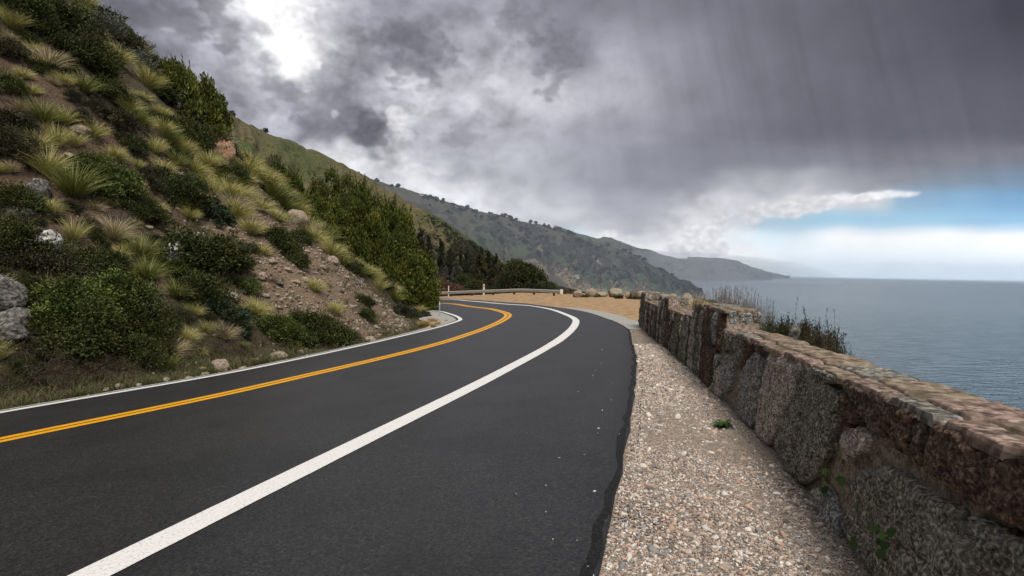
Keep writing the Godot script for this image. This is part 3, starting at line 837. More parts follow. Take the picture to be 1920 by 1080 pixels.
func shrub_parts(seed_: int, leaves: int, lobes: int, size: float, cols: Array, tall := 0.8, ragged := 0.25, narrow := 0.38) -> Array:
	# unit shrub: about 1 m in radius, foliage in lobes over a fan of stems
	rng.seed = seed_
	var f := Shape.new()
	var st := Shape.new()
	var at := []
	for k in lobes:
		var a := TAU * (k + rng.randf()) / lobes * 2.0
		var e := rng.randf_range(0.05, 1.35)
		var rr := rng.randf_range(0.4, 0.86)
		at.append([Vector3(cos(a) * cos(e) * rr, 0.1 + sin(e) * tall * rng.randf_range(0.4, 0.85), sin(a) * cos(e) * rr), rng.randf_range(0.14, 0.36), Color(1, 1, 1).lerp(Color(1.5, 1.15, .9), pow(rng.randf(), 3.0)) * rng.randf_range(0.65, 1.35)])
		var c: Vector3 = at[k][0]
		st.tube([Vector3(rng.randf_range(-.08, .08), -0.12, rng.randf_range(-.08, .08)), c * Vector3(0.45, 0.4, 0.45) + rv() * 0.06, c], 0.022, 0.008, 4, Color(.09, .065, .05))
		for b in 5:
			st.tube([c * 0.8, c + rv() * at[k][1] * 0.8], 0.007, 0.003, 3, Color(.11, .08, .06))
	for k in leaves:
		var l: Array = at[rng.randi() % lobes]
		var o := rv()
		o.y = absf(o.y) * 0.9 + o.y * 0.1 if rng.randf() < 0.75 else o.y
		var p: Vector3 = l[0] + o * l[1] * (1.0 - ragged + ragged * 2.0 * pow(rng.randf(), 1.6)) * Vector3(1, 0.85, 1)
		if p.y < -0.05: p.y = rng.randf_range(-0.05, 0.2)
		var along := (o * 0.8 + rv() * 0.7 + Vector3.UP * 0.3).normalized() * size * rng.randf_range(0.55, 1.7)
		var side := along.cross(rv()).normalized() * size * narrow * rng.randf_range(0.7, 1.2)
		f.leaf(p, along, side, pick(cols) * l[2])
	for k in lobes * 3:
		var l: Array = at[rng.randi() % lobes]
		var o := (rv() + Vector3.UP * 0.9).normalized()
		var a: Vector3 = l[0] + o * l[1] * 0.6
		var b: Vector3 = l[0] + (o + rv() * 0.25) * l[1] * rng.randf_range(1.25, 1.85)
		st.tube([a, (a + b) * 0.5 + rv() * 0.02, b], 0.006, 0.003, 3, Color(.12, .09, .06))
		for q in 16:
			var p := a.lerp(b, rng.randf_range(0.3, 1.0)) + rv() * 0.02
			var along := ((b - a).normalized() * 0.6 + rv()).normalized() * size * rng.randf_range(0.8, 1.5)
			f.leaf(p, along, along.cross(rv()).normalized() * size * narrow, pick(cols) * l[2] * 1.1)
	return [f.mesh(), st.mesh()]

func sprig_parts(seed_: int, sprigs: int, cols: Array, stem: Color) -> Array:
	# grey sage-like plant: upright sprigs with narrow leaves
	rng.seed = seed_
	var f := Shape.new()
	var st := Shape.new()
	for k in sprigs:
		var a := rng.randf() * TAU
		var r := sqrt(rng.randf()) * 0.8
		var root := Vector3(cos(a) * r * 0.35, -0.08, sin(a) * r * 0.35)
		var tip := Vector3(cos(a) * r, rng.randf_range(0.5, 1.05) * (1.1 - 0.4 * r), sin(a) * r)
		var mid := (root + tip) * 0.5 + rv() * 0.08
		st.tube([root, mid, tip], 0.012, 0.004, 3, stem)
		for q in 26:
			var t := rng.randf_range(0.35, 1.0)
			var p := root.lerp(mid, t * 2.0) if t < 0.5 else mid.lerp(tip, t * 2.0 - 1.0)
			var along := ((tip - mid).normalized() * 0.5 + rv()).normalized() * rng.randf_range(0.06, 0.12)
			f.leaf(p, along, along.cross(rv()).normalized() * 0.016, pick(cols))
	return [f.mesh(), st.mesh()]

func twig_mesh(seed_: int, stems: int, cols: Array) -> ArrayMesh:
	rng.seed = seed_
	var s := Shape.new()
	for k in stems:
		var a := rng.randf() * TAU
		var r := sqrt(rng.randf())
		var p := Vector3(cos(a) * r * 0.6, -0.1, sin(a) * r * 0.6)
		var dir := (Vector3(cos(a) * r, rng.randf_range(0.4, 1.1), sin(a) * r) + rv() * 0.4).normalized()
		var pts := [p]
		for q in 4:
			p = p + dir * rng.randf_range(0.12, 0.24)
			dir = (dir + rv() * 0.55 - Vector3.UP * 0.1).normalized()
			pts.append(p)
		var col := pick(cols)
		s.tube(pts, 0.011, 0.003, 3, col)
		for q in 4:
			var b: Vector3 = pts[1 + rng.randi() % 4]
			var e := b + (dir + rv()).normalized() * rng.randf_range(0.1, 0.3)
			s.tube([b, (b + e) * 0.5 + rv() * 0.03, e], 0.006, 0.002, 3, col)
	return s.mesh()

func tussock_mesh(seed_: int, blades: int, cols: Array, droop: float, wide := 0.011, spread := 1.0, lean := Vector3.ZERO) -> ArrayMesh:
	# unit tussock: blades arch out to about 1 m
	rng.seed = seed_
	var s := Shape.new()
	for k in blades:
		var a := rng.randf() * TAU
		var u := Vector3(cos(a), 0, sin(a))
		var r := sqrt(rng.randf())
		var p := u * r * 0.2 + Vector3.UP * -0.06
		var tilt := rng.randf_range(0.1, 0.9) * spread * (0.35 + 0.65 * r)
		var dir := (Vector3.UP + u * tilt + rv() * 0.12).normalized()
		var length := rng.randf_range(0.65, 1.25)
		var side := dir.cross(rv()).normalized() * wide * rng.randf_range(0.7, 1.3)
		var col := pick(cols)
		var first := s.v.size()
		var segs := 4
		for q in segs + 1:
			var t := float(q) / segs
			var w := side * (1.0 - 0.85 * t)
			var nor := dir.cross(side).normalized()
			s.vert(p - w, nor, col); s.vert(p + w, nor, col)
			p += dir * length / segs
			dir = (dir - Vector3.UP * droop * rng.randf_range(0.6, 1.3) * (0.3 + t) + u * 0.12 + lean * 0.3 * t).normalized()
		for q in segs:
			var b := first + q * 2
			s.i.append_array([b, b + 1, b + 2, b + 1, b + 3, b + 2])
	return s.mesh()

func rock_mesh(seed_: int, flat_: float, jag: float, detail := 18) -> ArrayMesh:
	# unit boulder, about 1 m across, cut by a few planes
	rng.seed = seed_
	var cuts := []
	for k in 9:
		cuts.append([rv(), rng.randf_range(0.33, 0.47)])
	var s := Shape.new()
	var off := Vector3(seed_ * 7.3, seed_ * 1.7, 0)
	var rows := detail
	var cols := detail * 2
	for r in rows + 1:
		var e := PI * r / rows
		for c in cols:
			var a := TAU * c / cols
			var n := Vector3(sin(e) * cos(a), cos(e), sin(e) * sin(a))
			var reach := 0.5
			for q in cuts:
				var dn: float = n.dot(q[0])
				if dn > 0.05:
					reach = minf(reach, q[1] / dn)
			reach *= 1.0 + jag * (nz.get_noise_3dv(n * 70.0 + off * 10.0) + 0.5 * nr.get_noise_3dv(n * 200.0 + off * 10.0))
			s.vert(n * reach * Vector3(1.15, flat_, 0.9), n, Color.WHITE)
	for r in rows:
		for c in cols:
			var a := r * cols + c
			var b := r * cols + (c + 1) % cols
			s.i.append_array([a, a + cols, b, b, a + cols, b + cols])
	return s.smooth()

func conifer_parts(seed_: int, cols: Array, tall: float, wide: float, layers: int, per: int) -> Array:
	rng.seed = seed_
	var f := Shape.new()
	var t := Shape.new()
	t.tube([Vector3(0, -0.5, 0), Vector3(0.05, tall * 0.4, 0.03), Vector3(0, tall * 0.97, 0)], 0.22, 0.03, 7, Color(.09, .065, .05))
	for k in layers:
		var h := tall * (0.12 + 0.88 * (k + rng.randf()) / layers)
		var r := wide * pow(1.0 - (h / tall) * 0.94, 0.75) * rng.randf_range(0.55, 1.1)
		var a := rng.randf() * TAU
		var o := Vector3(cos(a), 0, sin(a))
		var tip := Vector3(0, h, 0) + o * r + Vector3.UP * r * rng.randf_range(-0.15, 0.25)
		t.tube([Vector3(0, h, 0), Vector3(0, h, 0).lerp(tip, 0.6) + Vector3.UP * 0.05, tip], 0.05, 0.012, 3, Color(.08, .06, .045))
		for q in per:
			var e := pow(rng.randf(), 0.6)
			var p := Vector3(0, h, 0).lerp(tip, e) + rv() * Vector3(0.32, 0.2, 0.32) * (0.35 + 0.3 * r)
			var along := (o * 0.7 + rv() * 0.8 + Vector3.UP * 0.2).normalized() * rng.randf_range(0.16, 0.36)
			f.leaf(p, along, along.cross(rv()).normalized() * rng.randf_range(0.03, 0.07), pick(cols))
	return [f.mesh(), t.mesh()]

func broad_parts(seed_: int, cols: Array, leaves: int, lobes: int, size: float, tall := 1.0, bark := Color(.1, .08, .065)) -> Array:
	# unit broad tree: crown from 0.25 to 1.0 of the height, about 1 m high and 1 m wide
	rng.seed = seed_
	var f := Shape.new()
	var t := Shape.new()
	t.tube([Vector3(0, -0.08, 0), Vector3(0.01, 0.2, 0.0), Vector3(0.02, 0.5 * tall, 0.01)], 0.035, 0.016, 7, bark)
	var at := []
	for k in lobes:
		var a := TAU * k * 0.382 + rng.randf() * 0.5
		var e := rng.randf_range(-0.2, 1.4)
		var c := Vector3(cos(a) * cos(e) * 0.34, 0.52 * tall + sin(e) * 0.34 * tall, sin(a) * cos(e) * 0.34)
		at.append([c, rng.randf_range(0.1, 0.19)])
		t.tube([Vector3(0.01, 0.22, 0), c * Vector3(0.5, 0.7, 0.5), c], 0.014, 0.004, 4, bark)
	for k in leaves:
		var l: Array = at[rng.randi() % lobes]
		var o := rv()
		var p: Vector3 = l[0] + o * l[1] * (0.55 + 0.65 * pow(rng.randf(), 0.8)) * Vector3(1.1, 0.8, 1.1)
		var along := (o + rv() * 0.8).normalized() * size * rng.randf_range(0.7, 1.3)
		f.leaf(p, along, along.cross(rv()).normalized() * size * 0.4, pick(cols))
	return [f.mesh(), t.mesh()]

func plant(called: String, parts: Array, at: Vector3, scale: Vector3, up: Vector3, label: String, category: String, group := "", names := ["foliage", "stems"], mats := []) -> Node3D:
	var o := base(called, at)
	var y := up.normalized()
	var turn := rng.randf() * TAU
	var x := Vector3(cos(turn), 0, sin(turn))
	x = (x - y * x.dot(y)).normalized()
	o.basis = Basis(x, y, x.cross(y)) * Basis.from_scale(scale)
	part(names[0], parts[0], mats[0] if mats.size() else M.leaf, o)
	if parts.size() > 1:
		part(names[1], parts[1], mats[1] if mats.size() > 1 else M.wood, o)
	tag(o, label, category, group)
	return o

func lone(called: String, m: Mesh, mt: Material, at: Vector3, scale: Vector3, up: Vector3, label: String, category: String, group := "") -> MeshInstance3D:
	var o := single(called, m, mt)
	var y := up.normalized()
	var turn := rng.randf() * TAU
	var x := Vector3(cos(turn), 0, sin(turn))
	x = (x - y * x.dot(y)).normalized()
	o.transform = Transform3D(Basis(x, y, x.cross(y)) * Basis.from_scale(scale), at)
	tag(o, label, category, group)
	return o

func scatter(called: String, m: Mesh, mt: Material, where: Array, tints: Array, label: String) -> void:
	var mm := MultiMesh.new()
	mm.transform_format = MultiMesh.TRANSFORM_3D
	mm.use_colors = tints.size() > 0
	mm.mesh = m
	mm.instance_count = where.size()
	for k in where.size():
		mm.set_instance_transform(k, where[k])
		if tints.size():
			mm.set_instance_color(k, tints[k])
	var o := MultiMeshInstance3D.new()
	o.name = numbered(called)
	o.multimesh = mm
	o.material_override = mt
	add_child(o)
	tag(o, label, called.replace("_", " "), "", "stuff")

func seat(px: float, py: float, wide: float) -> Array:
	# a spot on the bank whose plant shows wide photo pixels across, centred at py: [point, half width in metres, normal]
	var p := on_bank(px, py + wide * 0.22)
	for k in [0.5, 0.8, 1.2]:
		if not p.is_finite() or -p.z > 60.0:
			p = on_bank(px - wide * 0.2 * k, py + wide * k)
	if not p.is_finite() or -p.z > 60.0:
		return []
	var depth := -p.z
	var n := land_normal(p.x, depth)
	return [p, wide * 0.5 * depth / F, n]

# ---------------------------------------------------------------- build

func _ready() -> void:
	nz.noise_type = FastNoiseLite.TYPE_SIMPLEX_SMOOTH
	nz.seed = 5; nz.frequency = 0.02; nz.fractal_octaves = 5
	nr.noise_type = FastNoiseLite.TYPE_SIMPLEX_SMOOTH
	nr.seed = 9; nr.frequency = 0.02; nr.fractal_octaves = 3
	var roll := atan(0.018)
	var pitch := atan(30.0 * cos(roll) / F)
	cb = Basis(Vector3.RIGHT, -pitch) * Basis(Vector3.BACK, roll)
	# camera
	var cam := Camera3D.new()
	cam.name = "camera"
	cam.transform = Transform3D(cb, EYE)
	cam.fov = rad_to_deg(2.0 * atan(540.0 / F))
	cam.near = 0.05
	cam.far = 80000.0
	add_child(cam)
	# sky, air, exposure
	var env := Environment.new()
	env.background_mode = Environment.BG_SKY
	env.sky = Sky.new()
	env.sky.sky_material = make_sky()
	env.background_energy_multiplier = 0.57
	env.tonemap_mode = Environment.TONE_MAPPER_LINEAR
	env.tonemap_exposure = 2.15
	env.sdfgi_enabled = true
	env.ssao_enabled = true
	env.ssil_enabled = true
	env.volumetric_fog_enabled = true
	env.volumetric_fog_density = 0.0
	env.fog_enabled = true
	env.fog_density = 0.000025
	env.fog_light_color = Color(.82, .9, 1.0)
	var we := WorldEnvironment.new()
	we.name = "environment"
	we.environment = env
	add_child(we)
	# the sun, spread wide by cloud, high and behind
	var sun := DirectionalLight3D.new()
	sun.name = "sun"
	sun.light_energy = 0.5
	sun.light_angular_distance = 24.0
	sun.light_color = Color(1.0, 0.965, 0.92)
	sun.shadow_enabled = true
	add_child(sun)
	sun.look_at_from_position(Vector3(2.5, 15, 8), Vector3.ZERO)
	make_materials()
	make_road()
	make_bank()
	make_far_land()
	make_wall()
	make_roadside()
	make_bank_plants()
	make_grove()
	make_turnout()
	make_far_trees()
	make_small_things()

var line_right: PackedVector2Array
var line_left: PackedVector2Array
var line_mid: PackedVector2Array
var edge_right: PackedVector2Array

func make_road() -> void:
	var ahead := func(p: PackedVector2Array, far: Array) -> PackedVector2Array:
		# carry the line on behind the eye, and round the bend out of sight
		var out := PackedVector2Array([p[0] + (p[0] - p[1]).normalized() * 14.0, p[0] + (p[0] - p[1]).normalized() * 6.0])
		out.append_array(p)
		for q in far: out.append(Vector2(q[0], q[1]))
		return out
	line_right = spline(ahead.call(flat([[190, 1080], [600, 873], [942, 700], [1048, 640], [1080, 604], [1063, 592], [1020, 578.5], [941.5, 570.7], [878.8, 565], [830, 562.3]]), [[-16, 57], [-36, 66], [-60, 76]]), 22)
	line_mid = spline(ahead.call(flat([[0, 831], [480, 729.5], [845, 640], [952, 594.8], [927, 582], [887.5, 576.6], [822, 569.6]]), [[-16, 53], [-36, 62], [-60, 72]]), 26)
	line_left = spline(ahead.call(flat([[0, 778], [480, 692.5], [800, 621], [858, 604], [862.5, 598.7], [843.7, 590], [816, 584]]), [[-12, 46], [-34, 57], [-58, 68]]), 26)
	edge_right = spline(ahead.call(flat([[1115, 1080], [1170, 850], [1193, 680], [1184, 640], [1176, 617], [1134.6, 597.6], [1082, 582.7], [1010, 573], [940, 567], [880, 562.6]]), [[-8, 56.5], [-30, 66], [-60, 79]]), 18)
	shelf = PackedVector2Array([Vector2(2.2, -40), Vector2(2.4, -6), Vector2(3.3, 1.5), Vector2(4.2, 7), Vector2(5.2, 13), Vector2(6.2, 18.5), Vector2(8, 23), Vector2(11, 30), Vector2(15, 41), Vector2(18, 54), Vector2(16.5, 63), Vector2(10, 64.5), Vector2(4, 63), Vector2(-6, 64), Vector2(-24, 71), Vector2(-60, 88), Vector2(-130, 120)])
	# foot of the bank: a verge to the left of the edge line, wider inside the bend
	var tl := resample(line_left, 44)
	toe = shifted(tl, func(k):
		var d := tl[k].y
		return 1.25 + 1.1 * exp(-pow((d - 27.5) / 4.5, 2.0)))
	# the land under everything
	var lx := PackedFloat32Array()
	var x := -130.0
	while x < 70.0:
		lx.append(x); x += 1.0 if x > -30.0 and x < 30.0 else 4.0
	var ly := PackedFloat32Array()
	var d := -44.0
	while d < 190.0:
		ly.append(d); d += 1.0 if d > -6.0 and d < 100.0 else 5.0
	var land := grid_mesh(ly.size(), lx.size(), func(r, c): return Vector3(lx[c], shelf_y(lx[c], ly[r]), -ly[r]),
		func(p: Vector3, _r, _c) -> Color:
			var n := nz.get_noise_2d(p.x * 6.0, p.z * 6.0)
			return Color(.12, .1, .065).lerp(Color(.07, .075, .04), clampf(0.5 + 2.0 * n, 0, 1)))
	ground_piece("ground", land, M.ground)
	# sea, out to the horizon
	var ring := PackedFloat32Array([0, 60, 200, 500, 1200, 3000, 7000, 12000, 18000])
	var sea := Shape.new()
	for r in ring.size():
		for k in 48:
			var a := TAU * k / 48.0
			sea.vert(Vector3(cos(a) * ring[r], SEA, sin(a) * ring[r]), Vector3.UP, Color.WHITE)
	for r in ring.size() - 1:
		for k in 48:
			var a := r * 48 + k
			var b := r * 48 + (k + 1) % 48
			sea.i.append_array([a, a + 48, b, b, a + 48, b + 48])
	ground_piece("sea", sea.mesh(), M.sea)
	# asphalt with a broken edge and a visible thickness
	var n := 260
	var l := resample(shifted(line_left, func(_k): return 0.2), n)
	var r := resample(edge_right, n)
	for k in n:
		r[k] += Vector2(0.05 * nr.get_noise_2d(k * 40.0, 3.0), 0)
	var across := 26
	var slab := grid_mesh(n, across + 3, func(i, c):
		var t := clampf((c - 1.0) / across, 0.0, 1.0)
		var p := on_road(l[i].lerp(r[i], t), 0.035 if c > 0 and c < across + 2 else -0.06)
		if c == across + 2: p.x += 0.035
		if c == 0: p.x -= 0.03
		return p)
	ground_piece("road", slab, M.asphalt)
	var long := func(p: PackedVector2Array, count: int) -> PackedVector2Array: return resample(p, count)
	ground_piece("edge_line_marking", painted_line(long.call(line_right, 700), 0.0, 0.27, 0.041), M.white, "broad white edge line beside the shoulder")
	ground_piece("bank_edge_line_marking", painted_line(long.call(line_left, 600), 0.0, 0.17, 0.041), M.white, "white edge line at the foot of the bank")
	ground_piece("centre_line_marking", painted_line(long.call(line_mid, 600), 0.1, 0.15, 0.041), M.yellow, "yellow centre line on the bank side")
	ground_piece("centre_line_marking", painted_line(long.call(line_mid, 600), -0.1, 0.15, 0.041), M.yellow, "yellow centre line on the sea side")
	# pale dusty strip outside the line at the foot of the bank
	var dl := resample(line_left, 160)
	ground_piece("verge_strip", strip(shifted(dl, func(k): return 0.34 + 0.06 * nz.get_noise_2d(k * 90.0, 5.0) + 1.5 * exp(-pow((dl[k].y - 27.5) / 4.2, 2.0))), shifted(dl, func(_k): return 0.1), 4, 0.03, 0.01), M.dust)
	var lip := resample(edge_right, 420)
	for k in lip.size():
		lip[k] += Vector2(0.05 * nr.get_noise_2d(float(k) * 40.0 * n / 420.0, 3.0), 0)
	ground_piece("asphalt_lip_strip", strip(shifted(lip, func(k): return 0.06 + 0.05 * nr.get_noise_2d(k * 60.0, 8.0)), shifted(lip, func(_k): return 0.004), 3, 0.0395), M.fresh_asphalt, "blacker raw lip along the shoulder edge of the asphalt")
	var tar := PackedVector2Array()
	for q in edge_right:
		if q.y > 5.5 and q.y < 20.0 and q.x > 0.0: tar.append(q)
	tar = resample(tar, 320)
	ground_piece("tar_seam_strip", strip(shifted(tar, func(k): return -0.115 + 0.03 * nr.get_noise_2d(k * 25.0, 1.0)), shifted(tar, func(k): return -0.118 + 0.03 * nr.get_noise_2d(k * 25.0, 1.0) - 0.02 * maxf(0.0, nr.get_noise_2d(k * 70.0, 40.0))), 2, 0.014, 0.02), M.asphalt, "thin broken tar seam in the gravel beside the asphalt")
	# gravel shoulder between the asphalt and the wall
	var ge := PackedVector2Array()
	for q in edge_right:
		if q.y > -8.0 and q.y < 22.5 and q.x > 0.0 or q.y <= 3.0: ge.append(q)
	var gr := PackedVector2Array()
	for q in [Vector2(0.7, -12.0), Vector2(0.6, -4.0), Vector2(1.7, 1.0), Vector2(2.28, 3.18), Vector2(2.77, 5.3), Vector2(3.25, 8.1), Vector2(3.7, 11.0), Vector2(4.8, 19.0), Vector2(5.1, 22.0)]: gr.append(q)
	ground_piece("gravel_shoulder", strip(resample(shifted(ge, func(_k): return 0.25), 120), resample(spline(gr, 8), 120), 16, 0.0, 0.03), M.gravel, "crushed gravel shoulder along the foot of the wall")
	# dirt turnout beyond the wall
	var de := PackedVector2Array()
	for q in edge_right:
		if q.y > 15.5: de.append(q)
	var dr := PackedVector2Array([Vector2(4.6, 18), Vector2(6.4, 20), Vector2(8.5, 25), Vector2(11.5, 32), Vector2(15, 43), Vector2(17.5, 54), Vector2(16, 62.5), Vector2(9, 63.5), Vector2(3, 62), Vector2(-6, 62.5), Vector2(-26, 71), Vector2(-60, 86)])
	ground_piece("dirt_turnout", strip(resample(shifted(de, func(_k): return 0.3), 90), resample(spline(dr, 8), 90), 30, -0.008, 0.05), M.dirt, "bare orange dirt turnout beyond the wall")
	var pe := PackedVector2Array()
	for q in flat([[1230, 622], [1176, 617], [1134.6, 597.6], [1082, 582.7], [1040, 576]]): pe.append(q)
	var po := PackedVector2Array()
	for q in flat([[1235, 612], [1195, 603], [1150, 589], [1090, 578.5], [1040, 575.5]]): po.append(q)
	ground_piece("pale_gravel_apron", strip(resample(spline(pe, 8), 50), resample(spline(po, 8), 50), 10, 0.012, 0.02), M.dust, "pale dusty apron between asphalt and dirt")

func make_far_land() -> void:
	# the grassy spur behind the bank
	var grass_hill := func(p: Vector3, u: float, v: float) -> Color:
		var n := nz.get_noise_3d(p.x * 0.7, p.y * 0.7, p.z * 0.7)
		var n2 := nr.get_noise_3d(p.x * 2.2, p.y * 2.2, p.z * 2.2)
		var col := Color(.18, .15, .08).lerp(Color(.1, .125, .045), clampf(0.5 + 2.2 * n, 0, 1))
		var scrub := smoothstep(0.0, 0.12, lerpf(0.42, 0.9, smoothstep(0.25, 0.7, u)) - v + 0.5 * n + 0.25 * n2)
		col = col.lerp(Color(.052, .05, .036), scrub * 0.92)
		col = col.lerp(Color(.3, .26, .2), smoothstep(0.16, 0.3, n2 + 0.1 * n) * smoothstep(0.9, 0.55, v) * smoothstep(0.3, 0.5, u) * 0.85)
		return col
	var spur := hill_sheet("grassy_spur", [[200, 60, 230], [330, 160, 260], [430, 218, 285], [515, 256, 310], [605, 292, 335], [690, 334, 355], [735, 362, 362], [790, 392, 372], [850, 428, 385], [905, 466, 395], [960, 500, 405], [1015, 528, 415], [1075, 545, 425], [1150, 560, 440]],
		[[100, -20, 120], [250, -20, 122], [380, -22, 126], [470, -24, 130], [560, -26, 136], [640, -28, 145], [700, -30, 158], [760, -34, 175], [830, -38, 200], [900, -44, 235], [960, -48, 280], [1020, -52, 325], [1090, -54, 365], [1160, -56, 390]], 260, 110, 13.0, 6.0, grass_hill, M.farhill, 11.0)
	far["spur"] = spur.pos
	var mountain := func(p: Vector3, u: float, v: float) -> Color:
		var n := nz.get_noise_3d(p.x * 0.16, p.y * 0.16, p.z * 0.16)
		var n2 := nr.get_noise_3d(p.x * 0.5, p.y * 0.5, p.z * 0.5)
		var col := Color(.085, .08, .055).lerp(Color(.062, .085, .042), smoothstep(0.05, 0.3, n))
		col = col.lerp(Color(.04, .042, .034), smoothstep(-0.06, 0.1, n2 - 0.1 * n + (u - 0.55) * 0.55))
		col = col.lerp(Color(.29, .235, .15), smoothstep(0.0, 0.14, 0.36 - v + 0.8 * n2 - 0.15) * smoothstep(0.25, 0.5, u) * 0.75)
		return col
	var big := hill_sheet("mountain", [[560, 290, 1350], [640, 318, 1400], [700, 338, 1450], [780, 362, 1500], [870, 388, 1550], [950, 408, 1600], [1020, 424, 1640], [1080, 442, 1660], [1130, 458, 1680], [1180, 476, 1690], [1230, 503, 1690], [1268, 521, 1680], [1296, 538, 1660], [1318, 553, 1640]],
		[[500, -20, 640], [620, -30, 680], [720, -40, 720], [800, -50, 780], [880, -52, 860], [950, -52, 950], [1010, -53, 1050], [1060, -54, 1160], [1110, -54, 1260], [1160, -54, 1360], [1205, -54, 1440], [1245, -54, 1510], [1285, -54, 1560], [1318, -54, 1600]], 300, 120, 38.0, 6.0, mountain, M.mountain, 29.0)
	far["mountain"] = big.pos
	var hazy := func(p: Vector3, _u: float, v: float) -> Color:
		var n := nz.get_noise_3d(p.x * 0.04, p.y * 0.04, p.z * 0.04)
		return Color(.075, .08, .05).lerp(Color(.13, .12, .075), clampf(0.5 + 2.0 * n, 0, 1))
	hill_sheet("far_mountain", [[1040, 424, 6200], [1112, 446, 6500], [1142, 446, 6700], [1180, 460, 6900], [1225, 472, 7200], [1262, 484, 7400], [1300, 488, 7600], [1342, 490, 7900], [1372, 496, 8200], [1402, 505, 8500], [1428, 514, 8800], [1448, 519.5, 9000]],
		[[1020, -54, 4600], [1090, -54, 5000], [1130, -54, 5300], [1180, -54, 5600], [1225, -54, 6000], [1265, -54, 6400], [1305, -54, 6800], [1345, -54, 7200], [1375, -54, 7600], [1405, -54, 8000], [1430, -54, 8500], [1449, -54, 8900]], 150, 46, 150.0, 5.0, hazy, M.mountain, 47.0)
	# thin haze in the valley between the spur and the mountain
	var haze := FogVolume.new()
	haze.name = "valley_haze"
	haze.shape = RenderingServer.FOG_VOLUME_SHAPE_ELLIPSOID
	haze.size = Vector3(1700, 440, 1000)
	haze.position = Vector3(60, -10, -960)
	var hm := FogMaterial.new()
	hm.density = 0.0003
	hm.albedo = Color(.86, .92, 1.0)
	haze.material = hm
	add_child(haze)
	tag(haze, "thin bluish haze between the grassy spur and the mountain", "haze", "", "stuff")
	# sea mist hanging along the coast
	var mist := FogVolume.new()
	mist.name = "coastal_mist"
	mist.shape = RenderingServer.FOG_VOLUME_SHAPE_ELLIPSOID
	mist.size = Vector3(3600, 640, 8000)
	mist.position = Vector3(1350, SEA, -7300)
	var fm := FogMaterial.new()
	fm.density = 0.00016
	fm.albedo = Color(.86, .92, 1.0)
	mist.material = fm
	add_child(mist)
	tag(mist, "pale sea mist hanging along the far coast", "mist", "", "stuff")
	hill_sheet("farthest_mountain", [[1290, 482, 13000], [1370, 487, 13500], [1400, 497, 14000], [1430, 507, 14500], [1458, 516, 15000], [1480, 519.5, 15200]],
		[[1280, -54, 11500], [1360, -54, 12000], [1400, -54, 12500], [1430, -54, 13500], [1458, -54, 14500], [1481, -54, 15100]], 60, 20, 200.0, 4.0, hazy, M.mountain, 53.0)

var far := {}
var bare_spots := []

func box_shape(s: Shape, at: Vector3, size: Vector3, turn: float, bevel := 0.15) -> void:
	# a box with cut corners along its upright edges
	var h := size * 0.5
	var b := minf(h.x, h.z) * bevel
	var ring := [Vector2(-h.x + b, -h.z), Vector2(h.x - b, -h.z), Vector2(h.x, -h.z + b), Vector2(h.x, h.z - b), Vector2(h.x - b, h.z), Vector2(-h.x + b, h.z), Vector2(-h.x, h.z - b), Vector2(-h.x, -h.z + b)]
	var bs := Basis(Vector3.UP, turn)
	for k in 8:
		var p: Vector2 = ring[k]
		var q: Vector2 = ring[(k + 1) % 8]
		var nor := bs * Vector3(q.y - p.y, 0, p.x - q.x).normalized()
		var a := s.vert(at + bs * Vector3(p.x, -h.y, p.y), nor, Color.WHITE)
		s.vert(at + bs * Vector3(q.x, -h.y, q.y), nor, Color.WHITE)
		s.vert(at + bs * Vector3(p.x, h.y, p.y), nor, Color.WHITE)
		s.vert(at + bs * Vector3(q.x, h.y, q.y), nor, Color.WHITE)
		s.i.append_array([a, a + 1, a + 2, a + 1, a + 3, a + 2])
	for up in [1.0, -1.0]:
		var c := s.vert(at + bs * Vector3(0, h.y * up, 0), bs * Vector3(0, up, 0), Color.WHITE)
		for k in 8:
			s.vert(at + bs * Vector3(ring[k].x, h.y * up, ring[k].y), Vector3(0, up, 0), Color.WHITE)
		for k in 8:
			var p := c + 1 + k
			var q := c + 1 + (k + 1) % 8
			s.i.append_array([c, p, q] if up > 0 else [c, q, p])

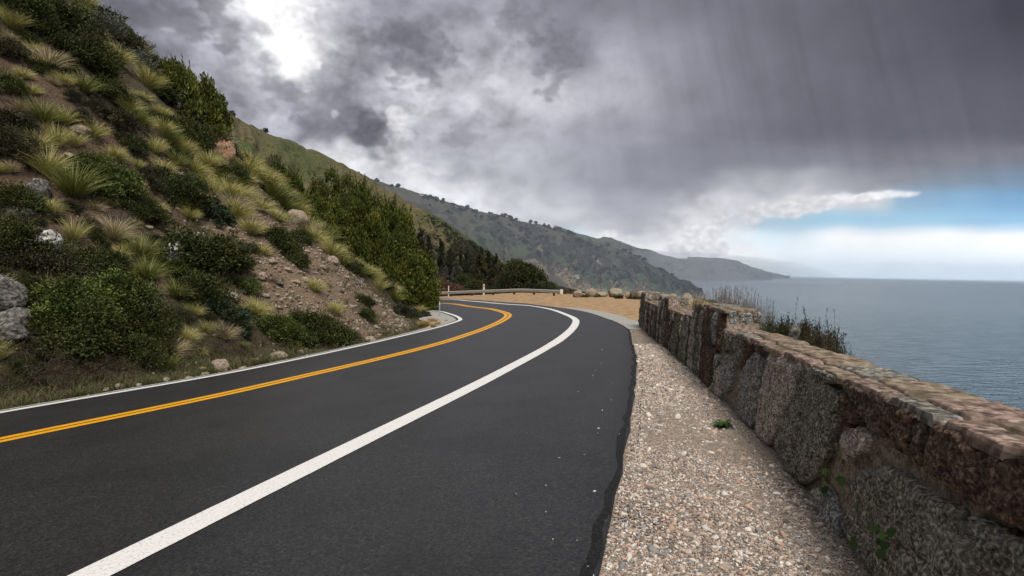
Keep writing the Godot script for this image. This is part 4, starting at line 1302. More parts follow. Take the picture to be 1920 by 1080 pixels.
func make_roadside() -> void:
	# steel beam rail on posts, outside the bend
	var path := resample(spline(PackedVector2Array([Vector2(-40, 75.5), Vector2(-24, 68.6), Vector2(-12, 63.4), Vector2(-5, 60.6), Vector2(0, 58.0), Vector2(4.6, 54.0)]), 10), 60)
	var rail := base("guardrail")
	tag(rail, "weathered steel beam guardrail on posts outside the far bend", "guardrail")
	# W-shaped section: height and how far it stands out to the road
	var sec := [[0.0, 0.0], [0.035, 0.0], [0.07, 0.075], [0.11, 0.08], [0.145, 0.02], [0.165, 0.015], [0.2, 0.075], [0.24, 0.08], [0.275, 0.0], [0.31, 0.0]]
	var up0 := 0.26
	part("rail", grid_mesh(sec.size(), path.size(), func(r, c):
		var d := (path[mini(c + 1, path.size() - 1)] - path[maxi(c - 1, 0)]).normalized()
		var q: Vector2 = path[c] + Vector2(d.y, -d.x) * sec[r][1]
		return Vector3(q.x, G(path[c].x, path[c].y) + up0 + sec[r][0], -q.y)), M.steel, rail)
	for k in range(1, 60, 3):
		var d := (path[mini(k + 1, 59)] - path[k - 1]).normalized()
		var q := path[k] - Vector2(d.y, -d.x) * 0.12
		var s := Shape.new()
		box_shape(s, Vector3(q.x, G(q.x, q.y) + 0.12, -q.y), Vector3(0.17, 0.86, 0.17), atan2(d.x, d.y))
		part("post", s.mesh(), M.post_wood, rail)
	var e := path[59]
	var s := Shape.new()
	box_shape(s, Vector3(e.x + 0.1, G(e.x, e.y) + up0 + 0.155, -e.y), Vector3(0.3, 0.42, 0.12), 0.5)
	part("end_plate", s.mesh(), M.plastic_white, rail)
	# marker posts
	for q in [[841, 62.5, "slim white marker post behind the guardrail"], [907, 61.0, "white marker paddle with orange reflector behind the guardrail"]]:
		var r := ray(q[0], 550)
		var p: Vector3 = EYE + r * (q[1] / -r.z)
		var g := shelf_y(p.x, q[1])
		var o := base("road_marker", Vector3(p.x, g, -q[1]))
		tag(o, q[2], "marker post", "markers behind the guardrail")
		var b := Shape.new()
		var wide := 0.1 if q[0] < 850 else 0.17
		box_shape(b, Vector3(0, 0.55, 0), Vector3(wide, 1.3, 0.03), 0.0)
		part("post", b.mesh(), M.plastic_white, o)
		if q[0] > 850:
			var c := Shape.new()
			box_shape(c, Vector3(0, 0.98, 0.02), Vector3(0.085, 0.26, 0.012), 0.0)
			part("reflector", c.mesh(), M.reflector, o)
	var mp := gp(824, 593.5)
	var mo := base("road_marker", mp)
	tag(mo, "slender grey marker post inside the bend by dry yellow grass", "marker post")
	var ms := Shape.new()
	box_shape(ms, Vector3(0, 0.33, 0), Vector3(0.055, 0.9, 0.025), 0.3)
	part("post", ms.mesh(), M.grey_metal, mo)
	var mr := Shape.new()
	box_shape(mr, Vector3(0.0, 0.66, 0.018), Vector3(0.04, 0.1, 0.008), 0.3)
	part("reflector", mr.mesh(), M.plastic_white, mo)
	# gravel lying loose on the shoulder
	rng.seed = 404
	var peb := rock_mesh(3, 0.6, 0.25, 4)
	var where := []
	var tints := []
	var shades := [Color(.34, .28, .23), Color(.25, .2, .165), Color(.42, .37, .33), Color(.14, .125, .115), Color(.36, .25, .19), Color(.5, .47, .43), Color(.2, .2, .2)]
	var ge := PackedVector2Array()
	for q in edge_right:
		if q.y > 1.0 and q.y < 16.0 and q.x > -0.3: ge.append(q)
	for k in 46000:
		var d := 2.0 + 13.0 * pow(rng.randf(), 2.1)
		var xl := 0.0
		for j in ge.size() - 1:
			if ge[j].y <= d and ge[j + 1].y > d:
				xl = lerpf(ge[j].x, ge[j + 1].x, (d - ge[j].y) / (ge[j + 1].y - ge[j].y))
		var xr := 0.0
		for j in wall_line.size() - 1:
			if wall_line[j].y <= d and wall_line[j + 1].y > d:
				xr = lerpf(wall_line[j].x, wall_line[j + 1].x, (d - wall_line[j].y) / (wall_line[j + 1].y - wall_line[j].y))
		var x := lerpf(xl + 0.03, xr - 0.02, rng.randf())
		if rng.randf() < 0.0009: x = xl - absf(rng.randfn()) * 0.5
		var size := rng.randf_range(0.007, 0.017) * (1.0 + 0.9 * pow(rng.randf(), 8.0) + 2.6 * pow(rng.randf(), 60.0)) * (1.0 + 0.05 * d)
		var up := 0.002 if x > xl else 0.036
		where.append(Transform3D(Basis(rv(), rng.randf() * TAU) * Basis.from_scale(Vector3(1, 0.75, 1) * size * 1.25), Vector3(x, G(x, d) + up, -d)))
		var c: Color = shades[rng.randi() % shades.size()]
		tints.append(c * rng.randf_range(1.0, 1.75))
	scatter("gravel", peb, tinted(mat("pebble", Color(1, 1, 1), 0.9)), where, tints, "loose crushed gravel on the shoulder by the wall")

var landmarks := []

func beside(p: Vector3) -> String:
	if landmarks.is_empty():
		for q in [[85, 450, "the tall white-streaked outcrop"], [325, 468, "the white-streaked rock by the broad shrub"], [20, 570, "the fractured grey outcrop"], [418, 278, "the orange-stained rock"], [413, 682, "the large pale boulder"], [525, 663, "the broad tan boulder"], [620, 530, "the bare soil slope"], [604, 400, "the feathery plumes"], [370, 215, "the skyline bushes"], [137, 345, "the largest tussock"], [130, 220, "the bare reddish soil"], [756, 560, "the end of the bank"], [684, 572, "the two round dark plants"], [40, 40, "the highest shrubs"]]:
			var l := on_bank(q[0], q[1])
			if l.is_finite(): landmarks.append([l, q[2]])
	var best := 1e9
	var words := "on the bank"
	for l in landmarks:
		var dd: float = p.distance_to(l[0])
		if dd < best:
			best = dd
			var rise: float = p.y - l[0].y
			words = ("above " if rise > 0.7 else "below " if rise < -0.7 else "beside ") + l[1]
	return words

func make_bank_plants() -> void:
	var green := [Color(.062, .082, .028), Color(.045, .062, .022), Color(.085, .108, .036), Color(.034, .044, .018)]
	var bright := [Color(.09, .13, .035), Color(.07, .1, .028), Color(.125, .16, .045), Color(.05, .07, .022)]
	var dull := [Color(.05, .055, .032), Color(.065, .07, .04), Color(.035, .04, .024), Color(.08, .075, .045)]
	var teal := [Color(.034, .06, .036), Color(.05, .08, .046), Color(.028, .045, .028)]
	var glossy := [Color(.06, .082, .016), Color(.085, .112, .022), Color(.035, .05, .012), Color(.115, .14, .03), Color(.14, .165, .032)]
	var sage := [Color(.17, .19, .15), Color(.12, .14, .11), Color(.21, .22, .18)]
	var dry := [Color(.13, .1, .075), Color(.085, .068, .052), Color(.18, .145, .11)]
	var kinds := {
		"g": [shrub_parts(101, 11000, 24, 0.05, green, 0.8, 0.4), shrub_parts(102, 11000, 26, 0.05, green, 0.75, 0.45), shrub_parts(103, 11000, 22, 0.052, green, 0.7, 0.4)],
		"b": [shrub_parts(111, 11000, 27, 0.05, bright, 0.8, 0.42), shrub_parts(112, 11000, 24, 0.05, bright, 0.75, 0.4)],
		"d": [shrub_parts(121, 5500, 12, 0.065, dull, 0.7, 0.4, 0.3), shrub_parts(122, 5200, 14, 0.06, dull, 0.75, 0.45, 0.3)],
		"t": [shrub_parts(131, 4500, 9, 0.11, teal, 0.7, 0.3, 0.22), shrub_parts(132, 4500, 10, 0.1, teal, 0.8, 0.3, 0.2)],
		"e": [shrub_parts(141, 8000, 18, 0.085, glossy, 1.0, 0.35, 0.42), shrub_parts(142, 8000, 16, 0.085, glossy, 1.15, 0.4, 0.42), shrub_parts(143, 7500, 17, 0.085, glossy, 0.9, 0.35, 0.42)],
		"h": [shrub_parts(144, 15000, 34, 0.062, glossy, 2.0, 0.35, 0.42), shrub_parts(145, 15000, 30, 0.062, glossy, 2.2, 0.4, 0.42), shrub_parts(146, 14000, 32, 0.062, glossy, 1.8, 0.35, 0.42)],
		"s": [sprig_parts(151, 95, sage, Color(.16, .14, .12)), sprig_parts(152, 80, sage, Color(.2, .17, .15))],
	}
	var twigs := [twig_mesh(161, 150, dry), twig_mesh(162, 130, [Color(.07, .06, .055), Color(.1, .085, .075)]), twig_mesh(163, 140, [Color(.2, .18, .16), Color(.13, .11, .1)])]
	var words := {
		"g": ["shrub", "dark green rounded shrub", "green shrubs on the bank", "shrub"],
		"b": ["shrub", "bright green fresh-leaved shrub", "bright green shrubs on the bank", "shrub"],
		"d": ["scrub_bush", "dull olive scrubby bush", "dull scrub on the bank", "bush"],
		"t": ["narrow_leaved_plant", "blue-green narrow-leaved plant clump", "blue-green plants on the bank", "plant"],
		"e": ["evergreen_bush", "tall glossy evergreen bush behind the grassy nose of the bank", "evergreen bushes behind the nose of the bank", "bush"],
		"s": ["sage_bush", "silver-grey sage bush", "grey sage on the bank", "bush"],
	}
	rng.seed = 2024
	# photo x, y, width of each shrub on the near face
	var list := {
		"g": [[682, 561, 34], [685, 585, 34], [48, 15, 90], [111, 22, 90], [89, 55, 60], [156, 93, 95], [178, 118, 60], [200, 163, 62], [85, 124, 45], [120, 118, 40], [304, 172, 50], [244, 268, 50], [285, 216, 44], [355, 240, 78], [372, 262, 54], [333, 289, 44], [341, 356, 84], [437, 322, 54], [26, 366, 84], [259, 380, 60], [32, 441, 104], [187, 483, 84], [247, 573, 104], [279, 600, 84], [263, 645, 84], [378, 465, 135], [374, 537, 84], [428, 325, 54], [423, 478, 84], [525, 445, 72], [553, 480, 52], [562, 441, 42], [275, 398, 62], [151, 608, 124], [342, 370, 62], [599, 617, 92], [631, 628, 70], [570, 600, 60], [260, 12, 50], [205, 15, 70], [110, 75, 50]],
		"b": [[19, 156, 48], [207, 335, 88], [167, 308, 62], [135, 557, 132], [223, 541, 104], [462, 533, 46], [506, 605, 62], [539, 620, 72], [330, 497, 52], [240, 330, 40], [110, 590, 80], [190, 575, 80]],
		"d": [[15, 220, 60], [19, 259, 74], [222, 222, 72], [119, 499, 90], [338, 588, 44], [466, 461, 22], [472, 462, 26], [761, 584, 52], [793, 589, 26], [300, 130, 60], [240, 60, 60], [330, 40, 0], [150, 40, 70], [700, 440, 50], [706, 462, 44], [724, 501, 42], [673, 459, 40], [678, 424, 60], [640, 395, 50], [761, 520, 42], [40, 290, 60], [60, 480, 80], [8, 90, 60], [180, 200, 40], [140, 180, 40], [300, 320, 40]],
		"t": [[400, 387, 52], [410, 406, 50], [422, 577, 60], [454, 617, 28], [395, 570, 40]],
		"s": [[340, 193, 74], [256, 107, 62], [259, 67, 50], [196, 41, 62], [311, 240, 38], [318, 606, 36], [345, 165, 50], [226, 70, 40], [240, 585, 34], [540, 330, 40], [640, 420, 36]],
	}
	for k in list:
		for q in list[k]:
			if q[2] < 1: continue
			var st := seat(q[0], q[1], q[2])
			if st.is_empty(): continue
			var w: float = st[1] * 1.42
			var parts: Array = kinds[k][rng.randi() % kinds[k].size()]
			plant(words[k][0], parts, st[0] - st[2] * 0.05 * w - Vector3.UP * 0.1 * w, Vector3.ONE * w * Vector3(1, rng.randf_range(0.85, 1.05), 1), Vector3.UP.lerp(st[2], 0.45), ("broad " if q[2] > 82 else "small " if q[2] < 44 else "") + words[k][1] + " " + beside(st[0]), words[k][3], words[k][2])
	# dead twiggy growth
	for q in [[40, 612, 110, 0], [72, 655, 130, 0], [167, 655, 110, 0], [378, 628, 76, 0], [119, 520, 90, 1], [223, 392, 62, 2], [110, 70, 50, 2], [330, 640, 60, 0], [222, 232, 70, 1], [262, 300, 40, 1], [20, 690, 90, 0], [120, 690, 90, 0], [230, 680, 90, 0], [440, 640, 60, 0], [90, 480, 70, 1], [285, 25, 40, 2], [40, 180, 60, 1], [400, 600, 60, 0], [300, 560, 60, 0], [350, 205, 60, 2]]:
		var st := seat(q[0], q[1], q[2])
		if st.is_empty(): continue
		lone("dead_shrub", twigs[q[3]], M.wood, st[0] - Vector3.UP * 0.06, Vector3.ONE * st[1] * 1.05, Vector3.UP.lerp(st[2], 0.4), ["tangled dry brown shrub", "leafless blackish shrub", "bleached bare-twigged shrub"][q[3]] + " " + beside(st[0]), "dead shrub", ["dry shrubs at the foot", "blackish dead shrubs", "bleached dead shrubs"][q[3]])
	# bunch grass
	var straw := [Color(.44, .40, .16), Color(.52, .46, .21), Color(.32, .34, .115), Color(.58, .5, .26), Color(.38, .385, .13)]
	var olive := [Color(.2, .225, .065), Color(.15, .18, .05), Color(.28, .28, .1)]
	var gold := [Color(.48, .34, .14), Color(.55, .41, .2), Color(.4, .29, .11)]
	var tus := [tussock_mesh(201, 620, straw, 0.3), tussock_mesh(202, 680, straw, 0.38, 0.011, 1.2), tussock_mesh(203, 560, straw, 0.24, 0.012, 0.9), tussock_mesh(204, 640, straw, 0.42, 0.01, 1.3), tussock_mesh(205, 420, straw, 0.55, 0.01, 1.6, Vector3(0.8, -0.2, 0.3)), tussock_mesh(206, 520, [Color(.42, .36, .22), Color(.34, .28, .17), Color(.5, .43, .28)], 0.34, 0.01, 1.4, Vector3(0.5, 0, 0)), tussock_mesh(207, 300, straw, 0.2, 0.011, 0.7)]
	var tus_o := [tussock_mesh(211, 520, olive, 0.22, 0.012, 1.0), tussock_mesh(212, 460, olive, 0.3, 0.012, 0.9)]
	var tus_g := [tussock_mesh(221, 460, gold, 0.14, 0.012, 0.8), tussock_mesh(222, 430, gold, 0.2, 0.012, 0.9)]
	var grass := [[24, 38, 50], [20, 68, 28], [167, 62, 44], [91, 113, 62], [218, 104, 50], [156, 160, 50], [80, 214, 64], [104, 258, 54], [137, 262, 44], [35, 248, 28], [274, 147, 56], [237, 196, 50], [255, 221, 44], [304, 240, 44], [318, 258, 44], [289, 273, 44], [344, 276, 40], [304, 308, 50], [363, 314, 44], [393, 303, 50], [89, 308, 66], [137, 342, 88], [259, 58, 44], [237, 33, 40], [278, 80, 40], [426, 357, 60], [437, 336, 44], [463, 303, 50], [255, 346, 32], [193, 295, 28], [70, 372, 28], [22, 313, 32], [137, 436, 54], [213, 430, 60], [263, 468, 70], [275, 508, 64], [330, 543, 54], [302, 388, 22], [354, 400, 34], [438, 384, 64], [470, 423, 40], [314, 428, 34], [479, 304, 60], [493, 336, 64], [511, 360, 54], [530, 378, 50], [472, 425, 50], [428, 359, 54], [446, 396, 50], [585, 406, 50], [608, 424, 54], [629, 438, 50], [590, 443, 44], [557, 387, 44], [539, 341, 40], [553, 364, 44], [664, 470, 36], [678, 484, 36], [696, 498, 38], [719, 498, 36], [733, 526, 40], [756, 545, 40], [770, 563, 36], [784, 582, 30], [479, 577, 50], [650, 455, 34], [575, 425, 44], [520, 400, 44], [487, 380, 50], [455, 350, 50], [500, 320, 44], [706, 512, 32], [744, 536, 34], [690, 490, 30], [460, 330, 40], [412, 330, 40], [400, 355, 40], [380, 335, 40], [330, 300, 40], [350, 290, 36], [270, 230, 36], [230, 170, 34], [300, 210, 36], [205, 140, 30], [120, 150, 34], [60, 90, 30], [190, 85, 34], [150, 15, 36], [215, 10, 34], [10, 20, 40], [250, 90, 36], [290, 110, 32], [320, 225, 34]]
	for q in grass:
		var st := seat(q[0], q[1], q[2])
		if st.is_empty(): continue
		var w: float = st[1] * 1.45
		var big: bool = q[2] > 57
		lone("grass_tussock", tus[rng.randi() % 7] if rng.randf() < 0.8 else tus_o[rng.randi() % 2], M.blade, st[0] - Vector3.UP * 0.05 * w, Vector3(w, w * rng.randf_range(0.85, 1.05), w), Vector3.UP.lerp(st[2], 0.5), ("large drooping" if big else "small arching" if q[2] < 40 else "arching") + " straw-green grass tussock " + beside(st[0]), "grass tussock", "tussocks on the bank")
	for q in [[314, 678, 66], [655, 488, 18], [673, 509, 18], [30, 700, 40], [455, 645, 30], [590, 450, 16]]:
		var st := seat(q[0], q[1], q[2])
		if st.is_empty(): continue
		var road: bool = q[1] > 640
		lone("grass_tussock", tus_o[rng.randi() % 2], M.blade, st[0] - Vector3.UP * 0.03, Vector3.ONE * st[1], Vector3.UP, "green grass tussock beside the edge line at the foot of the bank" if road else "small fresh green grass tuft on the bare soil", "grass tussock", "green tussocks by the road" if road else "fresh tufts on bare soil")
	for q in [[800, 601, 26], [812, 605, 24], [821, 602, 20], [808, 596, 22], [836, 599, 11], [790, 603, 22], [816, 597, 18]]:
		var p := gp(q[0], q[1] + q[2] * 0.4)
		lone("grass_tussock", tus_g[rng.randi() % 2], M.blade, p - Vector3.UP * 0.03, Vector3.ONE * q[2] * 0.55 * -p.z / F, Vector3.UP, "dry golden grass tuft beside the marker post inside the bend", "grass tussock", "golden grass inside the bend")
	# evergreen bushes on the far side of the nose: photo x, top y, width, distance
	for q in [[525, 308, 64, 35.2], [556, 326, 60, 35.2], [590, 342, 64, 35.2], [627, 340, 76, 36.2], [655, 352, 64, 36.2], [680, 372, 84, 36.2], [706, 392, 84, 36.7], [735, 408, 92, 36.7], [758, 424, 70, 37.2], [772, 455, 84, 36.2], [752, 452, 80, 34.7], [786, 478, 76, 36.2], [798, 505, 56, 36.2], [803, 540, 40, 35.2], [738, 440, 70, 34.7], [720, 425, 60, 34.7], [770, 500, 60, 35.2], [785, 525, 50, 35.2], [600, 352, 50, 34.2], [640, 372, 60, 34.7], [668, 392, 60, 34.7], [700, 418, 60, 34.7]]:
		var top := at_depth(q[0], q[1], q[3])
		var g := land_y(top.x, q[3])
		var high := maxf(top.y - g, 0.9)
		var w: float = q[2] * 0.5 * q[3] / F
		var tallish: bool = high > 1.5 * w
		plant("evergreen_bush", (kinds.h if tallish else kinds.e)[rng.randi() % 3], Vector3(top.x, g - 0.1, -q[3]), Vector3(w * 1.12, high / (1.7 if tallish else 0.95), w * 1.12), Vector3.UP, ("broad " if q[2] > 78 else "slim " if q[2] < 56 else "") + ("tall" if tallish else "low") + " glossy evergreen bush " + ("crowning the row" if q[1] < 360 else "at the tail of the row" if q[1] > 495 else "midway in the row") + " behind the bank", "bush", words.e[2])
	# leafy bush on the skyline
	for q in [[330, 118, 60, 26], [362, 130, 66, 26.5], [392, 165, 66, 27], [400, 195, 60, 27], [412, 190, 36, 27.5]]:
		var top := at_depth(q[0], q[1], q[3])
		var g := land_y(top.x, q[3])
		var w: float = q[2] * 0.5 * q[3] / F
		plant("skyline_bush", kinds.e[rng.randi() % 3], Vector3(top.x, g - 0.1, -q[3]), Vector3(w * 1.1, clampf(top.y - g, 0.7, 3.0) / 1.05, w * 1.1), Vector3.UP, "leafy dark evergreen bush on the skyline of the bank", "bush", "evergreen bushes on the skyline")
	# fill between the plants that stand out
	rng.seed = 4242
	var taken := []
	for k in list:
		for q in list[k]: taken.append(Vector3(q[0], q[1], q[2]))
	for q in grass: taken.append(Vector3(q[0], q[1], q[2]))
	var filled := 0
	for k in 2600:
		if filled > 380: break
		var x := rng.randf_range(-420.0, 660.0)
		var y := rng.randf_range(-60.0, 760.0 if rng.randf() < 0.3 else 690.0)
		var w := rng.randf_range(26.0, 58.0)
		var clash := false
		for q in taken:
			if Vector2(q.x - x, q.y - y).length() < (q.z + w) * 0.3:
				clash = true
				break
		if clash: continue
		var st := seat(x, y, w)
		if st.is_empty() or hdist_at(st[0].x, -st[0].z) < 0.9: continue
		var open_soil := false
		for b in bare_spots:
			if st[0].distance_to(b[0]) < b[1] * 0.8: open_soil = true
		if open_soil and rng.randf() < 0.86: continue
		taken.append(Vector3(x, y, w))
		filled += 1
		var r := rng.randf()
		var up := Vector3.UP.lerp(st[2], 0.45)
		var at: Vector3 = st[0] - Vector3.UP * 0.06
		var grassy := nz.get_noise_2d(x * 0.6, y * 0.6) > -0.05
		if r < (0.62 if grassy else 0.3):
			lone("grass_tussock", tus[rng.randi() % 7], M.blade, at, Vector3(rng.randf_range(.8, 1.3), rng.randf_range(.7, 1.2), rng.randf_range(.8, 1.3)) * st[1] * 1.35, up, ("small arching" if w < 40 else "arching") + " straw-green grass tussock " + beside(st[0]), "grass tussock", "tussocks on the bank")
		elif r < 0.76:
			plant("scrub_bush", kinds.d[rng.randi() % 2], at, Vector3.ONE * st[1] * 1.3, up, ("small " if w < 44 else "") + words.d[1] + " " + beside(st[0]), "bush", words.d[2])
		elif r < 0.9:
			plant("shrub", kinds.g[rng.randi() % 3], at, Vector3.ONE * st[1] * 1.3, up, ("small " if w < 44 else "") + words.g[1] + " " + beside(st[0]), "shrub", words.g[2])
		else:
			lone("dead_shrub", twigs[1 + rng.randi() % 2], M.wood, at, Vector3.ONE * st[1] * 1.1, up, "leafless spindly shrub " + beside(st[0]), "dead shrub", "spindly dead shrubs")
	# plume grass
	for q in [[597, 384], [604, 383], [611, 389], [615, 392]]:
		var p := on_bank(q[0] - 3, q[1] + 22)
		if not p.is_finite(): continue
		var o := base("plume_grass", p)
		var st := Shape.new()
		var pl := Shape.new()
		rng.seed = int(q[0])
		var lean := Vector3(rng.randf_range(-0.1, 0.3), 1, rng.randf_range(-0.1, 0.1))
		st.tube([Vector3(0, -0.05, 0), lean * 0.4, lean * 0.75], 0.008, 0.005, 4, Color(.35, .3, .17))
		for k in 160:
			var t := rng.randf_range(0.45, 0.95)
			pl.leaf(lean * t, (lean * 0.6 + rv() * 0.4).normalized() * 0.09, rv() * 0.008, pick([Color(.55, .5, .4), Color(.48, .42, .33)]))
		part("plume", pl.mesh(), M.blade, o)
		part("stalk", st.mesh(), M.wood, o)
		tag(o, "pale feathery grass plume standing above the bank tussocks", "plume grass", "plumes on the bank")
	make_bank_rocks()
	# low dry growth and litter along the foot, and small grass between the plants
	rng.seed = 77
	var low := tussock_mesh(231, 26, [Color(.2, .16, .1), Color(.13, .13, .06), Color(.26, .21, .14), Color(.1, .12, .045)], 0.3, 0.02, 1.3)
	var where := []
	var tints := []
	for k in 9000:
		var px := rng.randf_range(-10.0, 800.0)
		var frac := rng.randf()
		var j := rng.randi_range(0, toe.size() - 2)
		var c := toe[j].lerp(toe[j + 1], rng.randf())
		if c.y < 4.0 or c.y > 36.0: continue
		var dir := (toe[j + 1] - toe[j]).normalized()
		var q := c + Vector2(-dir.y, dir.x) * (-0.45 + 3.4 * pow(frac, 1.5))
		if c.y > 16.0 and rng.randf() < 0.75: continue
		where.append(Transform3D(Basis(Vector3.UP, rng.randf() * TAU) * Basis.from_scale(Vector3.ONE * rng.randf_range(0.1, 0.3)), Vector3(q.x, maxf(bank_y(q.x, q.y), G(q.x, q.y) - 0.06), -q.y)))
		tints.append(Color.WHITE * rng.randf_range(0.7, 1.15))
	scatter("verge_grass", low, M.blade, where, tints, "low dry grass and weeds along the foot of the bank")
	where = []
	tints = []
	for k in 7000:
		var x := rng.randf_range(-34.0, -3.0)
		var d := rng.randf_range(3.0, 40.0)
		var s := hdist_at(x, d)
		if s < 2.0 or s > 26.0: continue
		if nz.get_noise_2d(x * 14.0, d * 14.0) < -0.06: continue
		where.append(Transform3D(Basis(Vector3.UP, rng.randf() * TAU) * Basis.from_scale(Vector3.ONE * rng.randf_range(0.12, 0.4)), Vector3(x, bank_y(x, d) - 0.02, -d)))
		tints.append(Color.WHITE * rng.randf_range(0.8, 1.3))
	scatter("bank_grass", low, M.blade, where, tints, "thin low grass and weeds between the bank plants")

func make_bank_rocks() -> void:
	rng.seed = 300
	var shapes := []
	for k in 7:
		shapes.append(rock_mesh(20 + k, [0.7, 0.85, 0.6, 1.0, 0.75, 0.9, 0.65][k], 0.16, 20))
	# photo x, y, width, height over width, material, label
	for q in [[85, 450, 62, 1.5, 2, "tall white-streaked rock outcrop between dark shrubs"], [325, 468, 44, 1.3, 2, "white-streaked rock outcrop beside a broad green shrub"],
			[10, 540, 80, 1.0, 0, "fractured grey outcrop at the foot of the bank"], [28, 590, 64, 1.1, 0, "dark grey fractured rock below the outcrop"], [14, 610, 70, 1.0, 0, "cracked grey rock at the base of the outcrop"], [418, 278, 50, 1.1, 3, "orange-stained rock standing out of the upper bank"], [404, 262, 36, 0.9, 0, "grey rock above the orange-stained rock"],
			[76, 267, 34, 0.6, 0, "flat grey rock among tussocks on the upper bank"], [74, 352, 38, 1.1, 0, "grey slab rock beside the largest tussock"], [152, 240, 34, 0.6, 1, "tan rock in the bare reddish soil"], [35, 395, 40, 0.8, 0, "grey rock under a dark shrub on the bank"],
			[413, 682, 42, 0.75, 1, "large pale boulder beside the edge line"], [525, 663, 38, 0.6, 1, "broad tan boulder beside the edge line"], [694, 635, 22, 0.6, 1, "tan boulder where the bare soil meets the road"], [773, 590, 18, 1.2, 0, "upright grey rock near the end of the bank"]]:
		var p := on_bank(q[0], q[1] + q[2] * q[3] * 0.3)
		if not p.is_finite(): continue
		var w: float = q[2] * -p.z / F
		var n := land_normal(p.x, -p.z)
		lone("boulder" if q[1] > 600 else "rock_outcrop", shapes[rng.randi() % 7], M.rock[q[4]], p + Vector3.UP * w * q[3] * 0.12, Vector3(w, w * q[3] * 1.15, w), Vector3.UP.lerp(n, 0.3), q[5], "boulder" if q[1] > 600 else "rock")
	var small := [[523, 531, 18], [573, 524, 18], [499, 554, 16], [557, 529, 14], [624, 489, 24], [671, 531, 12], [678, 526, 12], [650, 519, 12], [703, 563, 13], [435, 556, 30], [557, 413, 38], [448, 468, 18], [490, 519, 22], [479, 674, 16], [605, 500, 14], [590, 540, 13], [540, 505, 14], [545, 560, 12], [620, 560, 12], [660, 575, 12], [640, 545, 12], [720, 590, 12], [745, 600, 11], [575, 470, 14], [600, 470, 12], [510, 490, 16], [470, 500, 14], [455, 545, 14], [585, 585, 12], [520, 575, 12], [750, 612, 12], [705, 612, 12], [660, 640, 14], [565, 660, 14], [455, 690, 14], [440, 695, 12], [385, 702, 14], [260, 722, 12], [222, 724, 14], [200, 730, 10], [312, 712, 12], [352, 710, 14], [380, 690, 12], [280, 425, 16], [300, 445, 16], [240, 345, 16], [262, 352, 14], [130, 290, 16], [270, 285, 18], [225, 290, 14], [190, 215, 16], [210, 130, 18], [60, 285, 20], [340, 330, 20], [355, 345, 16], [370, 440, 14], [430, 430, 16], [445, 450, 14], [250, 455, 14]]
	for q in small:
		var p := on_bank(q[0], q[1] + 2)
		if not p.is_finite(): continue
		var w: float = q[2] * -p.z / F
		var road: bool = q[1] > 655
		lone("stone", shapes[rng.randi() % 7], M.rock[[0, 1, 1, 4][rng.randi() % 4]], p + Vector3.UP * w * 0.1, Vector3(w, w * rng.randf_range(0.7, 1.0), w), Vector3.UP.lerp(land_normal(p.x, -p.z), 0.5), "loose pale stone on the verge by the edge line" if road else ("wide " if q[2] > 17 else "") + "angular stone lodged in soil " + beside(p), "stone", "stones on the verge" if road else "stones in the bank")
	# scree too small to pick apart
	var bit := rock_mesh(44, 0.7, 0.2, 5)
	var where := []
	var tints := []
	for k in 5200:
		var j := rng.randi_range(0, toe.size() - 2)
		var c := toe[j].lerp(toe[j + 1], rng.randf())
		if c.y < 4.0 or c.y > 38.0: continue
		var dir := (toe[j + 1] - toe[j]).normalized()
		var out := -0.7 + 1.4 * rng.randf() if rng.randf() < 0.45 else 10.0 * rng.randf()
		var q := c + Vector2(-dir.y, dir.x) * out
		var w := 0.02 + 0.1 * pow(rng.randf(), 4.0)
		if out < 0.0: w *= 0.6
		where.append(Transform3D(Basis(rv(), rng.randf() * TAU) * Basis.from_scale(Vector3.ONE * w), Vector3(q.x, maxf(bank_y(q.x, q.y), G(q.x, q.y) - 0.05) + w * 0.2, -q.y)))
		tints.append([Color(.3, .23, .17), Color(.36, .3, .24), Color(.22, .17, .13), Color(.28, .27, .25)][rng.randi() % 4] * rng.randf_range(0.7, 1.2))
	for k in 5000:
		var b: Array = bare_spots[rng.randi() % bare_spots.size()]
		var x: float = b[0].x + rng.randfn() * b[1] * 0.5
		var d: float = -b[0].z + rng.randfn() * b[1] * 0.5
		if hdist_at(x, d) < 0.1: continue
		var w := 0.025 + 0.13 * pow(rng.randf(), 4.0)
		where.append(Transform3D(Basis(rv(), rng.randf() * TAU) * Basis.from_scale(Vector3.ONE * w), Vector3(x, bank_y(x, d) + w * 0.2, -d)))
		tints.append([Color(.3, .23, .17), Color(.36, .3, .24), Color(.2, .155, .12), Color(.3, .29, .27)][rng.randi() % 4] * rng.randf_range(0.6, 1.2))
	scatter("scree", bit, tinted(mat("scree", Color(1, 1, 1), 0.95)), where, tints, "small broken stones lying on the bank and verge")

